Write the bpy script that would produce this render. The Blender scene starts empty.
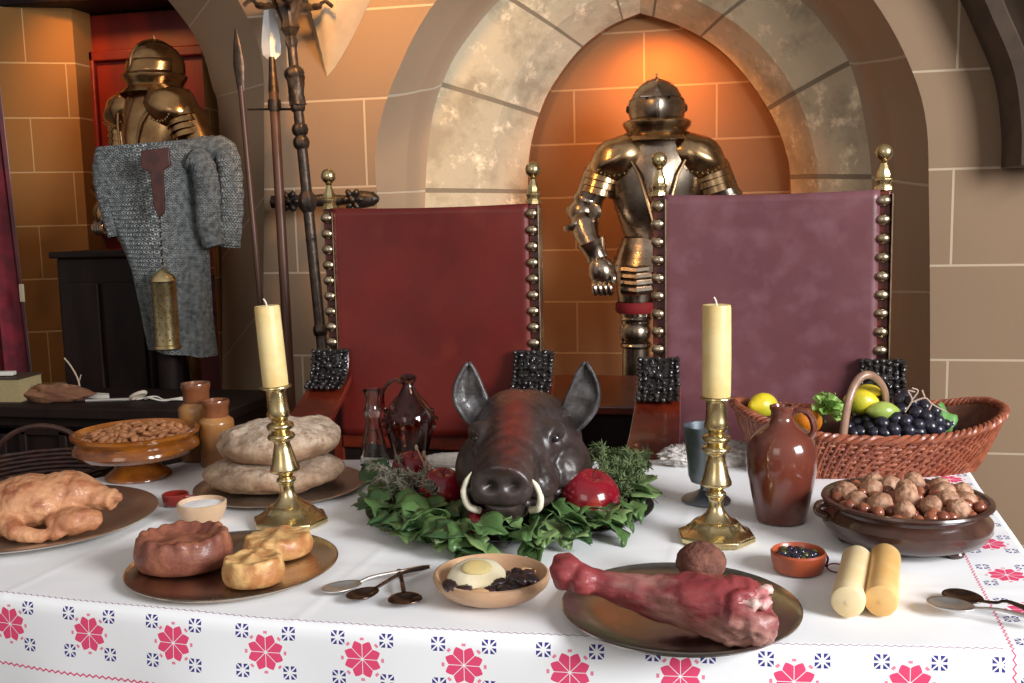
import bpy, math, random
from mathutils import Vector, Matrix, noise, Euler
R = math.radians; PI = math.pi
rnd = random.Random(7)
SC = bpy.context.scene; COL = SC.collection
V = lambda *a: Vector(a)

# ------------------------------------------------------------------ camera
YAW, PITCH, ROLL, FPX = R(12), R(7), .022, 1000.0
CAM = V(0, 0, 1.36)
_F = V(-math.sin(YAW)*math.cos(PITCH), math.cos(YAW)*math.cos(PITCH), -math.sin(PITCH))
_R0 = V(math.cos(YAW), math.sin(YAW), 0); _U0 = _R0.cross(_F)
_R = _R0*math.cos(ROLL) - _U0*math.sin(ROLL); _U = _U0*math.cos(ROLL) + _R0*math.sin(ROLL)
cd = bpy.data.cameras.new('camera'); cam = bpy.data.objects.new('camera', cd); COL.objects.link(cam)
cam.matrix_world = Matrix(((_R.x, _U.x, -_F.x, CAM.x), (_R.y, _U.y, -_F.y, CAM.y), (_R.z, _U.z, -_F.z, CAM.z), (0, 0, 0, 1)))
cd.sensor_width = 36; cd.lens = 36*FPX/1024; cd.clip_start = .05
SC.camera = cam
def ray(u, v): return _F + _R*((u-512)/FPX) + _U*((341.5-v)/FPX)
def atz(u, v, z): d = ray(u, v); return CAM + d*((z-CAM.z)/d.z)
def aty(u, v, Y): d = ray(u, v); return CAM + d*(Y/d.y)
def mpp(p): return (p-CAM).dot(_F)/FPX
TZ = .76
def tb(u, v, z=TZ): p = atz(u, v, z); return p, mpp(p)

# ------------------------------------------------------------------ mesh building
class MB:
    def __init__(s): s.v = []; s.f = []; s.uv = {}
    def add(s, vs, fs):
        o = len(s.v); s.v += [tuple(p) for p in vs]; s.f += [tuple(i+o for i in f) for f in fs]; return s
    def box(s, c, d, m=None):
        c = Vector(c); x, y, z = d[0]/2, d[1]/2, d[2]/2
        p = [V(i, j, k) for i in (-x, x) for j in (-y, y) for k in (-z, z)]
        if m: p = [m @ q for q in p]
        return s.add([q+c for q in p], [(0, 1, 3, 2), (4, 6, 7, 5), (0, 4, 5, 1), (2, 3, 7, 6), (0, 2, 6, 4), (1, 5, 7, 3)])
    def grid(s, fn, nu, nv, cu=False, cv=False, uv=None):
        o = len(s.v); NU = nu if cu else nu+1; NV = nv if cv else nv+1
        for i in range(NU):
            for j in range(NV): s.v.append(tuple(fn(i/nu, j/nv)))
        for i in range(nu):
            for j in range(nv):
                a, b = i % NU, (i+1) % NU; c, d = j % NV, (j+1) % NV
                s.f.append((o+a*NV+c, o+b*NV+c, o+b*NV+d, o+a*NV+d))
                if uv: s.uv[len(s.f)-1] = [uv(i/nu, j/nv), uv((i+1)/nu, j/nv), uv((i+1)/nu, (j+1)/nv), uv(i/nu, (j+1)/nv)]
        return s
    def lathe(s, prof, n=32, c=(0, 0, 0), m=None, sx=1, sy=1, ph=0, fn=None, cap=True):
        c = Vector(c); o = len(s.v)
        for r, z in prof:
            for k in range(n):
                a = 2*PI*k/n+ph; rr = r*(fn(a, z) if fn else 1)
                p = V(rr*math.cos(a)*sx, rr*math.sin(a)*sy, z)
                s.v.append(tuple((m @ p if m else p)+c))
        for i in range(len(prof)-1):
            for k in range(n):
                k2 = (k+1) % n
                s.f.append((o+i*n+k, o+i*n+k2, o+(i+1)*n+k2, o+(i+1)*n+k))
        if cap:
            s.f.append(tuple(o+k for k in reversed(range(n)))); b = o+(len(prof)-1)*n
            s.f.append(tuple(b+k for k in range(n)))
        return s
    def ell(s, c, r, m=None, nu=20, nv=12, fn=None):
        c = Vector(c); r = (r, r, r) if isinstance(r, (int, float)) else r
        vs = []
        for j in range(1, nv):
            t = PI*j/nv
            for i in range(nu):
                a = 2*PI*i/nu; d = V(math.sin(t)*math.cos(a), math.sin(t)*math.sin(a), math.cos(t))
                k = fn(d) if fn else 1
                p = V(d.x*r[0], d.y*r[1], d.z*r[2])*k
                vs.append((m @ p if m else p)+c)
        for d in (V(0, 0, 1), V(0, 0, -1)):
            k = fn(d) if fn else 1; p = V(0, 0, d.z*r[2]*k); vs.append((m @ p if m else p)+c)
        T = (nv-1)*nu; fs = []
        for j in range(nv-2):
            for i in range(nu):
                i2 = (i+1) % nu; fs.append((j*nu+i, (j+1)*nu+i, (j+1)*nu+i2, j*nu+i2))
        for i in range(nu):
            i2 = (i+1) % nu; fs.append((T, i, i2)); fs.append((T+1, (nv-2)*nu+i2, (nv-2)*nu+i))
        return s.add(vs, fs)
    def tube(s, path, r, n=8, closed=False, flat=1, cap=True):
        P = [Vector(p) for p in path]; N = len(P)
        rr = r if isinstance(r, (list, tuple)) else [r]*N
        o = len(s.v); up = None
        for i in range(N):
            if closed: t = P[(i+1) % N]-P[i-1]
            else: t = P[min(i+1, N-1)]-P[max(i-1, 0)]
            t = t.normalized() if t.length > 1e-9 else V(0, 0, 1)
            if up is None:
                up = V(0, 0, 1) if abs(t.z) < .9 else V(0, 1, 0)
            up = (up - t*up.dot(t));
            up = up.normalized() if up.length > 1e-6 else t.orthogonal().normalized()
            sd = t.cross(up)
            for k in range(n):
                a = 2*PI*k/n; s.v.append(tuple(P[i]+(sd*math.cos(a)+up*math.sin(a)*flat)*rr[i]))
        M_ = N if closed else N-1
        for i in range(M_):
            i2 = (i+1) % N
            for k in range(n):
                k2 = (k+1) % n; s.f.append((o+i*n+k, o+i*n+k2, o+i2*n+k2, o+i2*n+k))
        if cap and not closed:
            s.f.append(tuple(o+k for k in reversed(range(n)))); b = o+(N-1)*n; s.f.append(tuple(b+k for k in range(n)))
        return s
    def prism(s, pts, a, b, ax='y'):
        n = len(pts)
        mk = (lambda p, w: (p[0], w, p[1])) if ax == 'y' else ((lambda p, w: (w, p[0], p[1])) if ax == 'x' else (lambda p, w: (p[0], p[1], w)))
        vs = [mk(p, a) for p in pts]+[mk(p, b) for p in pts]
        return s.add(vs, [tuple(range(n)), tuple(reversed(range(n, 2*n)))]+[(i, i+n, (i+1) % n+n, (i+1) % n) for i in range(n)])
    def build(s, name, m, parent=None, loc=None, rz=0, bevel=0, angle=38, sub=0, solid=0, fix=True, rot=None):
        me = bpy.data.meshes.new(name); me.from_pydata(s.v, [], s.f)
        if s.uv:
            ul = me.uv_layers.new(name='UVMap')
            for p in me.polygons:
                if p.index in s.uv:
                    for li, q in zip(p.loop_indices, s.uv[p.index]): ul.data[li].uv = q
        if fix:
            import bmesh
            b = bmesh.new(); b.from_mesh(me); bmesh.ops.recalc_face_normals(b, faces=b.faces); b.to_mesh(me); b.free()
        me.update(); me.shade_smooth()
        if angle: me.set_sharp_from_angle(angle=R(angle))
        me.materials.append(m)
        o = bpy.data.objects.new(name, me); COL.objects.link(o)
        if parent: o.parent = parent
        if loc is not None: o.location = loc
        o.rotation_euler = rot if rot else (0, 0, rz)
        if solid: md = o.modifiers.new('s', 'SOLIDIFY'); md.thickness = solid; md.offset = 0
        if bevel: md = o.modifiers.new('b', 'BEVEL'); md.width = bevel; md.segments = 2; md.limit_method = 'ANGLE'
        if sub: md = o.modifiers.new('u', 'SUBSURF'); md.levels = sub; md.render_levels = sub
        return o
def organic(mb, name, m, parent=None, vox=.006, it=6, fn=None, loc=None, rz=0, rot=None):
    """fuse overlapping forms into one continuous skin, then shape it with fn(co, normal)"""
    t = mb.build('tmp', m, angle=0)
    md = t.modifiers.new('r', 'REMESH'); md.mode = 'VOXEL'; md.voxel_size = vox
    md = t.modifiers.new('s', 'SMOOTH'); md.factor = .6; md.iterations = it
    dg = bpy.context.evaluated_depsgraph_get(); dg.update()
    me = bpy.data.meshes.new_from_object(t.evaluated_get(dg)); bpy.data.objects.remove(t)
    if fn:
        new = [fn(v.co.copy(), v.normal.copy()) for v in me.vertices]
        for v, c in zip(me.vertices, new): v.co = c
    me.name = name; me.update(); me.shade_smooth(); me.materials.clear(); me.materials.append(m)
    o = bpy.data.objects.new(name, me); COL.objects.link(o)
    if parent: o.parent = parent
    if loc is not None: o.location = loc
    o.rotation_euler = rot if rot else (0, 0, rz)
    return o
def tag(o, label=None, cat=None, group=None, kind=None):
    if label: o['label'] = label
    if cat: o['category'] = cat
    if group: o['group'] = group
    if kind: o['kind'] = kind
    return o
def thing(name, label, cat, loc=(0, 0, 0), rz=YAW, group=None):
    o = bpy.data.objects.new(name, None); COL.objects.link(o); o.location = loc; o.rotation_euler = (0, 0, rz)
    o.empty_display_size = .05
    return tag(o, label, cat, group)
def struct(mb, name, m, room=False, **k):
    if room:   # open sheets of masonry: every face looks into the room
        nf = []
        for i, f in enumerate(mb.f):
            P = [Vector(mb.v[j]) for j in f]; n = (P[1]-P[0]).cross(P[2]-P[0]); c = sum(P, V(0, 0, 0))/len(P)
            if n.dot(V(-.2, 0, 1.4)-c) < 0:
                f = tuple(reversed(f))
                if i in mb.uv: mb.uv[i] = list(reversed(mb.uv[i]))
            nf.append(f)
        mb.f = nf; k['fix'] = False
    return tag(mb.build(name, m, **k), kind='structure')
def dup(o, parent=None, **k):
    c = o.copy(); COL.objects.link(c); c.parent = parent
    for ch in list(o.children): dup(ch, c)
    return c
def cr(pts, n):
    """smooth curve through points"""
    P = [Vector(p) for p in pts]; P = [2*P[0]-P[1]]+P+[2*P[-1]-P[-2]]; out = []; S = len(P)-3
    for i in range(n+1):
        t = i/n*S; k = min(int(t), S-1); t -= k; a, b, c, d = P[k:k+4]
        out.append(.5*((2*b)+(c-a)*t+(2*a-5*b+4*c-d)*t*t+(3*b-a-3*c+d)*t**3))
    return out
def ns(p, sc, off=0): return noise.noise(Vector((p[0]*sc+off, p[1]*sc+off*1.7, p[2]*sc-off)))
def fbm(p, sc, off=0): return ns(p, sc, off)+.5*ns(p, sc*2.1, off+3)+.25*ns(p, sc*4.3, off+7)

# ------------------------------------------------------------------ materials
def nodes(name):
    m = bpy.data.materials.new(name); m.use_nodes = True; nt = m.node_tree; return m, nt, nt.nodes['Principled BSDF']
def lk(nt, a, b): nt.links.new(a, b)
def mth(nt, op, *a, clamp=False):
    n = nt.nodes.new('ShaderNodeMath'); n.operation = op; n.use_clamp = clamp
    for i, x in enumerate(a):
        if hasattr(x, 'is_output') or hasattr(x, 'links'): nt.links.new(x, n.inputs[i])
        else: n.inputs[i].default_value = x
    return n.outputs[0]
def mixc(nt, f, a, b, mode='MIX'):
    n = nt.nodes.new('ShaderNodeMix'); n.data_type = 'RGBA'; n.blend_type = mode
    for i, x in ((0, f), (6, a), (7, b)):
        if hasattr(x, 'links'): nt.links.new(x, n.inputs[i])
        else: n.inputs[i].default_value = x if i == 0 else (*x[:3], 1)
    return n.outputs[2]
def tex(nt, kind, vec=None, **k):
    n = nt.nodes.new('ShaderNodeTex'+kind)
    for a, b in k.items():
        if a in n.inputs: n.inputs[a].default_value = b
        else: setattr(n, a, b)
    if vec is not None: nt.links.new(vec, n.inputs['Vector'])
    return n
def coords(nt, which='Object', scale=None):
    o = nt.nodes.new('ShaderNodeTexCoord').outputs[which]
    if scale:
        mp = nt.nodes.new('ShaderNodeMapping'); mp.inputs['Scale'].default_value = scale; nt.links.new(o, mp.inputs['Vector']); o = mp.outputs[0]
    return o
def ramp(nt, f, a, b):
    n = nt.nodes.new('ShaderNodeMapRange'); n.inputs['From Min'].default_value = a; n.inputs['From Max'].default_value = b
    nt.links.new(f, n.inputs['Value']); return n.outputs[0]
def bump(nt, bs, h, strength, dist=.01, prev=None):
    n = nt.nodes.new('ShaderNodeBump'); n.inputs['Strength'].default_value = strength; n.inputs['Distance'].default_value = dist
    nt.links.new(h, n.inputs['Height'])
    if prev: nt.links.new(prev, n.inputs['Normal'])
    nt.links.new(n.outputs[0], bs.inputs['Normal']); return n.outputs[0]
def mat(name, c1, c2=None, sc=12, lo=.4, hi=.6, rough=.5, metal=0, bmp=0, bsc=None, bd=.004, coat=0, spec=.5, trans=0, ior=1.45, c3=None, sc3=40, f3=(.55, .7), stretch=None, sss=0, rvar=0, sheen=0):
    m, nt, b = nodes(name); b.inputs['Base Color'].default_value = (*c1, 1)
    b.inputs['Roughness'].default_value = rough; b.inputs['Metallic'].default_value = metal
    b.inputs['Coat Weight'].default_value = coat; b.inputs['Coat Roughness'].default_value = .12
    b.inputs['Specular IOR Level'].default_value = spec; b.inputs['Transmission Weight'].default_value = trans; b.inputs['IOR'].default_value = ior
    if sss:
        b.inputs['Subsurface Weight'].default_value = sss; b.inputs['Subsurface Radius'].default_value = (.02, .01, .005); b.inputs['Subsurface Scale'].default_value = 1
    if sheen: b.inputs['Sheen Weight'].default_value = sheen
    co = coords(nt, 'Object', stretch)
    col = None
    if c2:
        n = tex(nt, 'Noise', co, Scale=sc, Detail=6.0, Roughness=.6); col = mixc(nt, ramp(nt, n.outputs[0], lo, hi), c1, c2)
    if c3:
        n = tex(nt, 'Noise', co, Scale=sc3, Detail=4.0); col = mixc(nt, ramp(nt, n.outputs[0], *f3), col or c1, c3)
    if col is not None: lk(nt, col, b.inputs['Base Color'])
    if rvar:
        n = tex(nt, 'Noise', co, Scale=sc*1.7, Detail=4.0); lk(nt, mth(nt, 'MULTIPLY_ADD', n.outputs[0], rvar, rough-rvar/2), b.inputs['Roughness'])
    if bmp:
        n = tex(nt, 'Noise', co, Scale=bsc or sc*3, Detail=5.0, Roughness=.6); bump(nt, b, n.outputs[0], bmp, bd)
    return m
def masonry(name, ca, cb, mortar, bw, bh, ms=.02, z0=0, x0=0, uv=False, rough=.85, stain=None, bs=.35, var=.5, squash=1):
    m, nt, b = nodes(name); b.inputs['Roughness'].default_value = rough; b.inputs['Specular IOR Level'].default_value = .3
    if uv: vec = coords(nt, 'UV')
    else:
        g = nt.nodes.new('ShaderNodeSeparateXYZ'); lk(nt, coords(nt), g.inputs[0])
        c = nt.nodes.new('ShaderNodeCombineXYZ'); lk(nt, mth(nt, 'ADD', g.outputs[0], mth(nt, 'MULTIPLY_ADD', g.outputs[1], 1.0, x0)), c.inputs[0])
        lk(nt, mth(nt, 'ADD', g.outputs[2], -z0), c.inputs[1]); vec = c.outputs[0]
    br = tex(nt, 'Brick', vec, Scale=1.0); br.offset = .5
    br.inputs['Brick Width'].default_value = bw; br.inputs['Row Height'].default_value = bh
    br.inputs['Mortar Size'].default_value = ms/2; br.inputs['Mortar Smooth'].default_value = .3; br.inputs['Bias'].default_value = 0
    br.inputs['Color1'].default_value = (*ca, 1); br.inputs['Color2'].default_value = (*cb, 1); br.inputs['Mortar'].default_value = (*ca, 1)
    co = coords(nt)
    n = tex(nt, 'Noise', co, Scale=2.3, Detail=6.0, Roughness=.6)
    hv = mixc(nt, .45, br.outputs[0], tuple(.72*x for x in ca))
    col = mixc(nt, mth(nt, 'MULTIPLY', ramp(nt, n.outputs[0], .4, .65), var), br.outputs[0], hv)
    if stain:
        n2 = tex(nt, 'Noise', co, Scale=5.0, Detail=8.0, Roughness=.65); col = mixc(nt, ramp(nt, n2.outputs[0], .46, .62), col, stain)
        n3 = tex(nt, 'Noise', co, Scale=9.0, Detail=8.0, Roughness=.7); col = mixc(nt, ramp(nt, n3.outputs[0], .55, .68), col, tuple(min(1, 1.5*x) for x in ca))
    col = mixc(nt, br.outputs[1], col, mortar); lk(nt, col, b.inputs['Base Color'])
    n4 = tex(nt, 'Noise', co, Scale=60.0, Detail=5.0)
    p = bump(nt, b, n4.outputs[0], bs*.35, .004)
    h = mth(nt, 'SUBTRACT', 1.0, br.outputs[1]); p = bump(nt, b, h, .5, .004, p)
    if stain: bump(nt, b, n2.outputs[0], .6, .02, p)
    return m
# ------------------------------------------------------------------ setting: castle wall, niche, side alcove
YF, YR, YC, YN = 3.8, 4.13, 4.44, 4.50     # wall face, ring face, ring chamfer, niche back
STONE = (.285, .188, .117); STONE2 = (.25, .163, .10); MORT = (.47, .36, .25)
z168 = aty(980, 168, YF).z; z453 = aty(980, 453, YF).z; BH = (z168-z453)/3
x635 = aty(953, 200, YF)
m_wall = masonry('stone_ashlar', STONE, STONE2, MORT, .62, BH, .010, z168-8*BH, -(x635.x+YF)+.62*9)
m_ringuv = masonry('arch_ashlar', (.40, .285, .185), (.36, .25, .16), (.52, .42, .30), 0.5, 3.0, .012, uv=True)
m_rough = masonry('weathered_voussoir', (.62, .52, .36), (.52, .43, .29), (.24, .19, .13), 0.5, 3.0, .026, uv=True, stain=(.38, .31, .21), bs=.9)
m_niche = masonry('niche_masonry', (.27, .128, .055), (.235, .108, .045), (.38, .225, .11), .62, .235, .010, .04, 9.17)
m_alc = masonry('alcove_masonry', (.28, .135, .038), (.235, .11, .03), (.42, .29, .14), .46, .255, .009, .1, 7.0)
m_flag = masonry('stone_flags', (.16, .13, .10), (.13, .11, .085), (.08, .07, .06), .6, .4, .01)

def curve(pts, Y, n=48): return cr([aty(u, v, Y) for u, v in pts], n)
apA, apB, apC = (648, -165), (644, -88), (640, 13)
AL = curve([(376, 470), (376, 300), (377, 205), (376, 145), (395, 77), (435, 2), (500, -65), (570, -120), apA], YF)
AR = curve([(930, 470), (930, 300), (929, 200), (926, 120), (908, 61), (875, 2), (820, -65), (740, -125), apA], YF)
BL = curve([(430, 470), (428, 300), (425, 205), (431, 125), (447, 72), (472, 32), (505, -4), (570, -50), apB], YR)
BR = curve([(872, 470), (873, 300), (872, 190), (866, 130), (851, 67), (826, 28), (795, -4), (725, -50), apB], YR)
CL = curve([(531, 470), (530, 330), (528, 205), (530, 150), (543, 104), (560, 74), (582, 47), (610, 26), apC], YC)
CR = curve([(792, 470), (792, 330), (791, 190), (785, 148), (770, 112), (744, 74), (714, 45), (678, 25), apC], YC)
def down(c):   # carry a jamb line on to the floor
    p = c[0]; return [V(p.x, p.y, 0)]+c
AL, AR, BL, BR, CL, CR = map(down, (AL, AR, BL, BR, CL, CR))
def lin(a, b, t): return a+(b-a)*t
def inset(a, b, k, dy): return [lin(p, q, k)+V(0, dy, 0) for p, q in zip(a, b)]
def loft(mb, a, b, nv=4, sag=0, uoff=0, ref=None):
    L = [0]; q = ref or b
    for i in range(1, len(q)): L.append(L[-1]+(q[i]-q[i-1]).length)
    if ref:   # start a joint at the springing line
        i0 = min(range(len(q)), key=lambda i: abs(q[i].z-zsp)); uoff = .5*8+.25-L[i0]*1.12
    n = len(a)-1
    def fn(s, t):
        i = min(int(round(s*n)), n); p = lin(a[i], b[i], t); p = p.copy(); p.y += sag*math.sin(PI*t); return p
    return mb.grid(fn, n, nv, uv=lambda s, t: (L[min(int(round(s*n)), n)]*1.12+uoff, .2+t*.5))
# smooth splayed outer order (two shallow bands), rough inner ring, chamfer and soffit
zsp = aty(480, 189, YR).z
mb = MB(); D1L, D1R = inset(AL, BL, .55, .03), inset(AR, BR, .55, .03)
loft(mb, AL, D1L, 4, .02, ref=BL); loft(mb, D1L, BL, 4, .03, ref=BL); loft(mb, D1R, AR, 4, .02, ref=BR); loft(mb, BR, D1R, 4, .03, ref=BR)
struct(mb, 'trim_1', m_ringuv, room=True)
mb = MB(); KL, KR = inset(BL, CL, .66, -.06), inset(BR, CR, .66, -.06)
def roughen(c, k, s):
    return [p+V(ns(p, 5, s), 0, ns(p, 6, s+4))*k for p in c]
loft(mb, BL, KL, 6, -.01, ref=BL); loft(mb, KL, CL, 4, 0, ref=BL); loft(mb, KR, BR, 6, -.01, ref=BR); loft(mb, CR, KR, 4, 0, ref=BR)
ring = struct(mb, 'trim_2', m_rough, room=True)
mb = MB(); back = lambda c: [p+V(0, YN-YC, 0) for p in c]
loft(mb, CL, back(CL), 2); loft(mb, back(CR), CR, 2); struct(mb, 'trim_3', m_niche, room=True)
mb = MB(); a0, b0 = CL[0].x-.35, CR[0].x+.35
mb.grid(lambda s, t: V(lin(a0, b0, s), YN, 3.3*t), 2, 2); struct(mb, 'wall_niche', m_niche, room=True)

# wall face
apE = (60, -190)
ER = down(curve([(262, 470), (264, 230), (264, 120), (261, 55), (238, 0), (195, -60), (130, -130), apE], YF))   # right hand edge of side arch
ztop = 4.3; xL, xR = -4.6, 2.2
def xat(c, z):
    for i in range(1, len(c)):
        if c[i].z >= z: t = (z-c[i-1].z)/max(1e-6, c[i].z-c[i-1].z); return lin(c[i-1].x, c[i].x, t)
    return c[-1].x
mb = MB(); zs = sorted(set([i*.05 for i in range(int(ztop/.05)+1)]+[AL[-1].z, ER[-1].z, ztop]))
for i in range(len(zs)-1):
    a, b = zs[i], zs[i+1]
    for c1, c2 in ((ER, AL), (AR, None)):
        f = lambda z: (xat(c1, z), xat(c2, z) if c2 else xR)
        (p, q), (r_, s_) = f(a), f(b)
        mb.add([(p, YF, a), (q, YF, a), (s_, YF, b), (r_, YF, b)], [(0, 1, 2, 3)])
    if a >= ER[-1].z-1e-6: mb.add([(xL, YF, a), (ER[-1].x, YF, a), (ER[-1].x, YF, b), (xL, YF, b)], [(0, 1, 2, 3)])
struct(mb, 'wall_back', m_wall, room=True, angle=0)
# splayed jamb of the side arch, turned away from the window
FR = down(curve([(222, 470), (222, 300), (219, 125), (212, 86), (198, 42), (168, 0), (120, -55), apE], YF+.42))
mb = MB(); loft(mb, FR, ER, 6, 0, .1); struct(mb, 'trim_4', m_ringuv, room=True)
# alcove: masonry pier, back wall, side walls, red door
YA = 4.50
pl = [aty(u, 300, 4.3) for u in (-60, 27, 44, 85)]
mb = MB()
mb.grid(lambda s, t: V(lin(xL, pl[1].x, s), 4.22, 4.2*t), 1, 1); mb.grid(lambda s, t: V(lin(pl[1].x, pl[3].x, s), lin(4.22, 4.36, s), 4.2*t), 1, 1)
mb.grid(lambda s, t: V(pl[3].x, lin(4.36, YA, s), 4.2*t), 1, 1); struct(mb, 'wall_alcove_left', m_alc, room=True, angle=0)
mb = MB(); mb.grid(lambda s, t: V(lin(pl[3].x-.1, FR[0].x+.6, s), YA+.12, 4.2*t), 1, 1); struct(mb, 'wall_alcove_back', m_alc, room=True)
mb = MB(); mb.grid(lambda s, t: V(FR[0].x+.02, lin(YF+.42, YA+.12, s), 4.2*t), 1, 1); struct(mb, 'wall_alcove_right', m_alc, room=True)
m_reddoor = mat('red_stained_door', (.17, .011, .005), (.11, .007, .004), 9, rough=.45, stretch=(1, 1, .15), bmp=.2)
m_darkwood = mat('dark_oak', (.014, .006, .004), (.008, .004, .003), 14, rough=.6, spec=.25, stretch=(1, 1, .2), bmp=.3)
d0, d1 = aty(88, 200, YA).x, aty(232, 200, YA).x; dz = aty(150, 12, YA).z
tdoor = tag(MB().box(((d0+d1)/2, YA+.03, dz/2), (d1-d0, .06, dz)).build('door_1', m_reddoor), kind='structure')
mb = MB(); w = (d1-d0)
for zc, hh in ((dz-.62, .85), (dz-1.75, 1.0), (.55, .8)):
    for k in (.27, .74):
        cx, pw = d0+w*k, w*.34
        for q in (-1, 1):
            mb.box((cx+q*pw/2, YA-.012, zc), (.05, .035, hh+.05)); mb.box((cx, YA-.012, zc+q*hh/2), (pw+.05, .035, .05))
mb.build('door_panelling', m_reddoor, tdoor, bevel=.008)
lt = MB().box(((d0+d1)/2-.1, YA-.12, dz+.1), (w+.7, .3, .18)); struct(lt, 'trim_5', m_darkwood, bevel=.01)
# projecting rib at the far right, and vault springer at upper left
def ribmesh(pts, prof, Y):
    c = curve(pts, Y, 40); mb = MB()
    def fn(s, t):
        i = min(int(round(s*40)), 40); a, b = c[max(i-1, 0)], c[min(i+1, 40)]; d = (b-a).normalized(); nrm = V(d.z, 0, -d.x)
        w_, dp = prof[min(int(round(t*(len(prof)-1))), len(prof)-1)]; return c[i]+nrm*w_+V(0, -dp, 0)
    L = (c[-1]-c[0]).length
    mb.grid(fn, 40, len(prof)-1, uv=lambda s, t: (s*L, .2+.3*t)); return mb
mb = ribmesh([(1001, 168), (1001, 130), (994, 80), (976, 35), (955, -8), (900, -90)], [(0, 0), (.0, .10), (.02, .17), (.06, .19), (.08, .14), (.11, .16), (.16, .25), (.21, .22), (.24, .12), (.27, 0)], YF)
rb = struct(mb, 'trim_6', mat('brown_moulding_stone', (.10, .066, .045), (.075, .05, .035), 8, rough=.8, bmp=.4))
tip = aty(327, 77, YF); mb = MB()
def spr(s, t):   # s: 0 left edge .. 1 right edge ; t: 0 tip .. 1 top
    top = [(283, -110, 0), (296, -100, .16), (318, -90, .42), (345, -85, .46), (372, -85, .40), (400, -95, .14), (412, -100, 0)]
    k = s*6; i = min(int(k), 5); a, b = top[i], top[i+1]; u = lin(a[0], b[0], k-i); v = lin(a[1], b[1], k-i); d = lin(a[2], b[2], k-i)
    P = aty(327+(u-327)*(t**.8), 77+(v-77)*t, YF); P.y = YF-d*(t**1.25)-.002; return P
mb.grid(spr, 18, 20); struct(mb, 'trim_7', mat('springer_stone', (.47, .36, .24), (.40, .30, .20), 6, rough=.8, bmp=.4), angle=30)
# floor, ceiling-high side walls are out of view; floor
mb = MB(); mb.grid(lambda s, t: V(lin(-5, 3, s), lin(-2, 5.4, t), 0), 1, 1)
m_floor = masonry('floor_flags', (.16, .13, .10), (.13, .11, .085), (.08, .07, .06), .6, .5, .01)
struct(mb, 'floor', m_floor)

# ------------------------------------------------------------------ table and embroidered cloth
O_ = atz(1010, 648, TZ); exw = (O_-atz(0, 591, TZ)); exw.normalize()
eyw = atz(962, 553, TZ)-O_; eyw.normalize()
def st(u, v):   # pixel on the table -> cloth coordinates
    p = atz(u, v, TZ)-O_; d = exw.x*eyw.y-exw.y*eyw.x
    return ((p.x*eyw.y-p.y*eyw.x)/d, (exw.x*p.y-exw.y*p.x)/d)
_fl = [st(*q) for q in ((-300, 560), (0, 591), (150, 607), (256, 616), (400, 626), (540, 634), (700, 639.5), (830, 643.5), (1010, 648), (1100, 650))]
def edge_bend(s):  # cloth's front edge bent to follow a row of image pixels
    for a, b in zip(_fl, _fl[1:]):
        if s <= b[0]: return lin(a[1], b[1], (s-a[0])/(b[0]-a[0]))
    return _fl[-1][1]
def cl(s, t, z=TZ): p = O_+exw*s+eyw*(t+sum(edge_bend(s+d) for d in (-.08, -.04, 0, .04, .08))/5*max(0, 1-max(t, 0)/.9)); p.z = z; return p
S1 = st(1024, 552)[0]; T1 = st(700, 461)[1]; SL = -2.35; T0 = -.012
k1, k2, k3 = st(192, 461), st(88, 481), st(0, 498)
def tmax(s):
    if s > k1[0]: return T1+(k1[1]-T1)*max(0, (s-st(700, 461)[0])/(k1[0]-st(700, 461)[0]))
    if s > k2[0]: return lin(k1[1], k2[1], (s-k1[0])/(k2[0]-k1[0]))
    return lin(k2[1], k3[1], (s-k2[0])/(k3[0]-k2[0]))
m_cloth, nt, b = nodes('embroidered_linen'); b.inputs['Roughness'].default_value = .85; b.inputs['Specular IOR Level'].default_value = .2
uvn = nt.nodes.new('ShaderNodeSeparateXYZ'); lk(nt, coords(nt, 'UV'), uvn.inputs[0]); US, UT = uvn.outputs[0], uvn.outputs[1]
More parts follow.
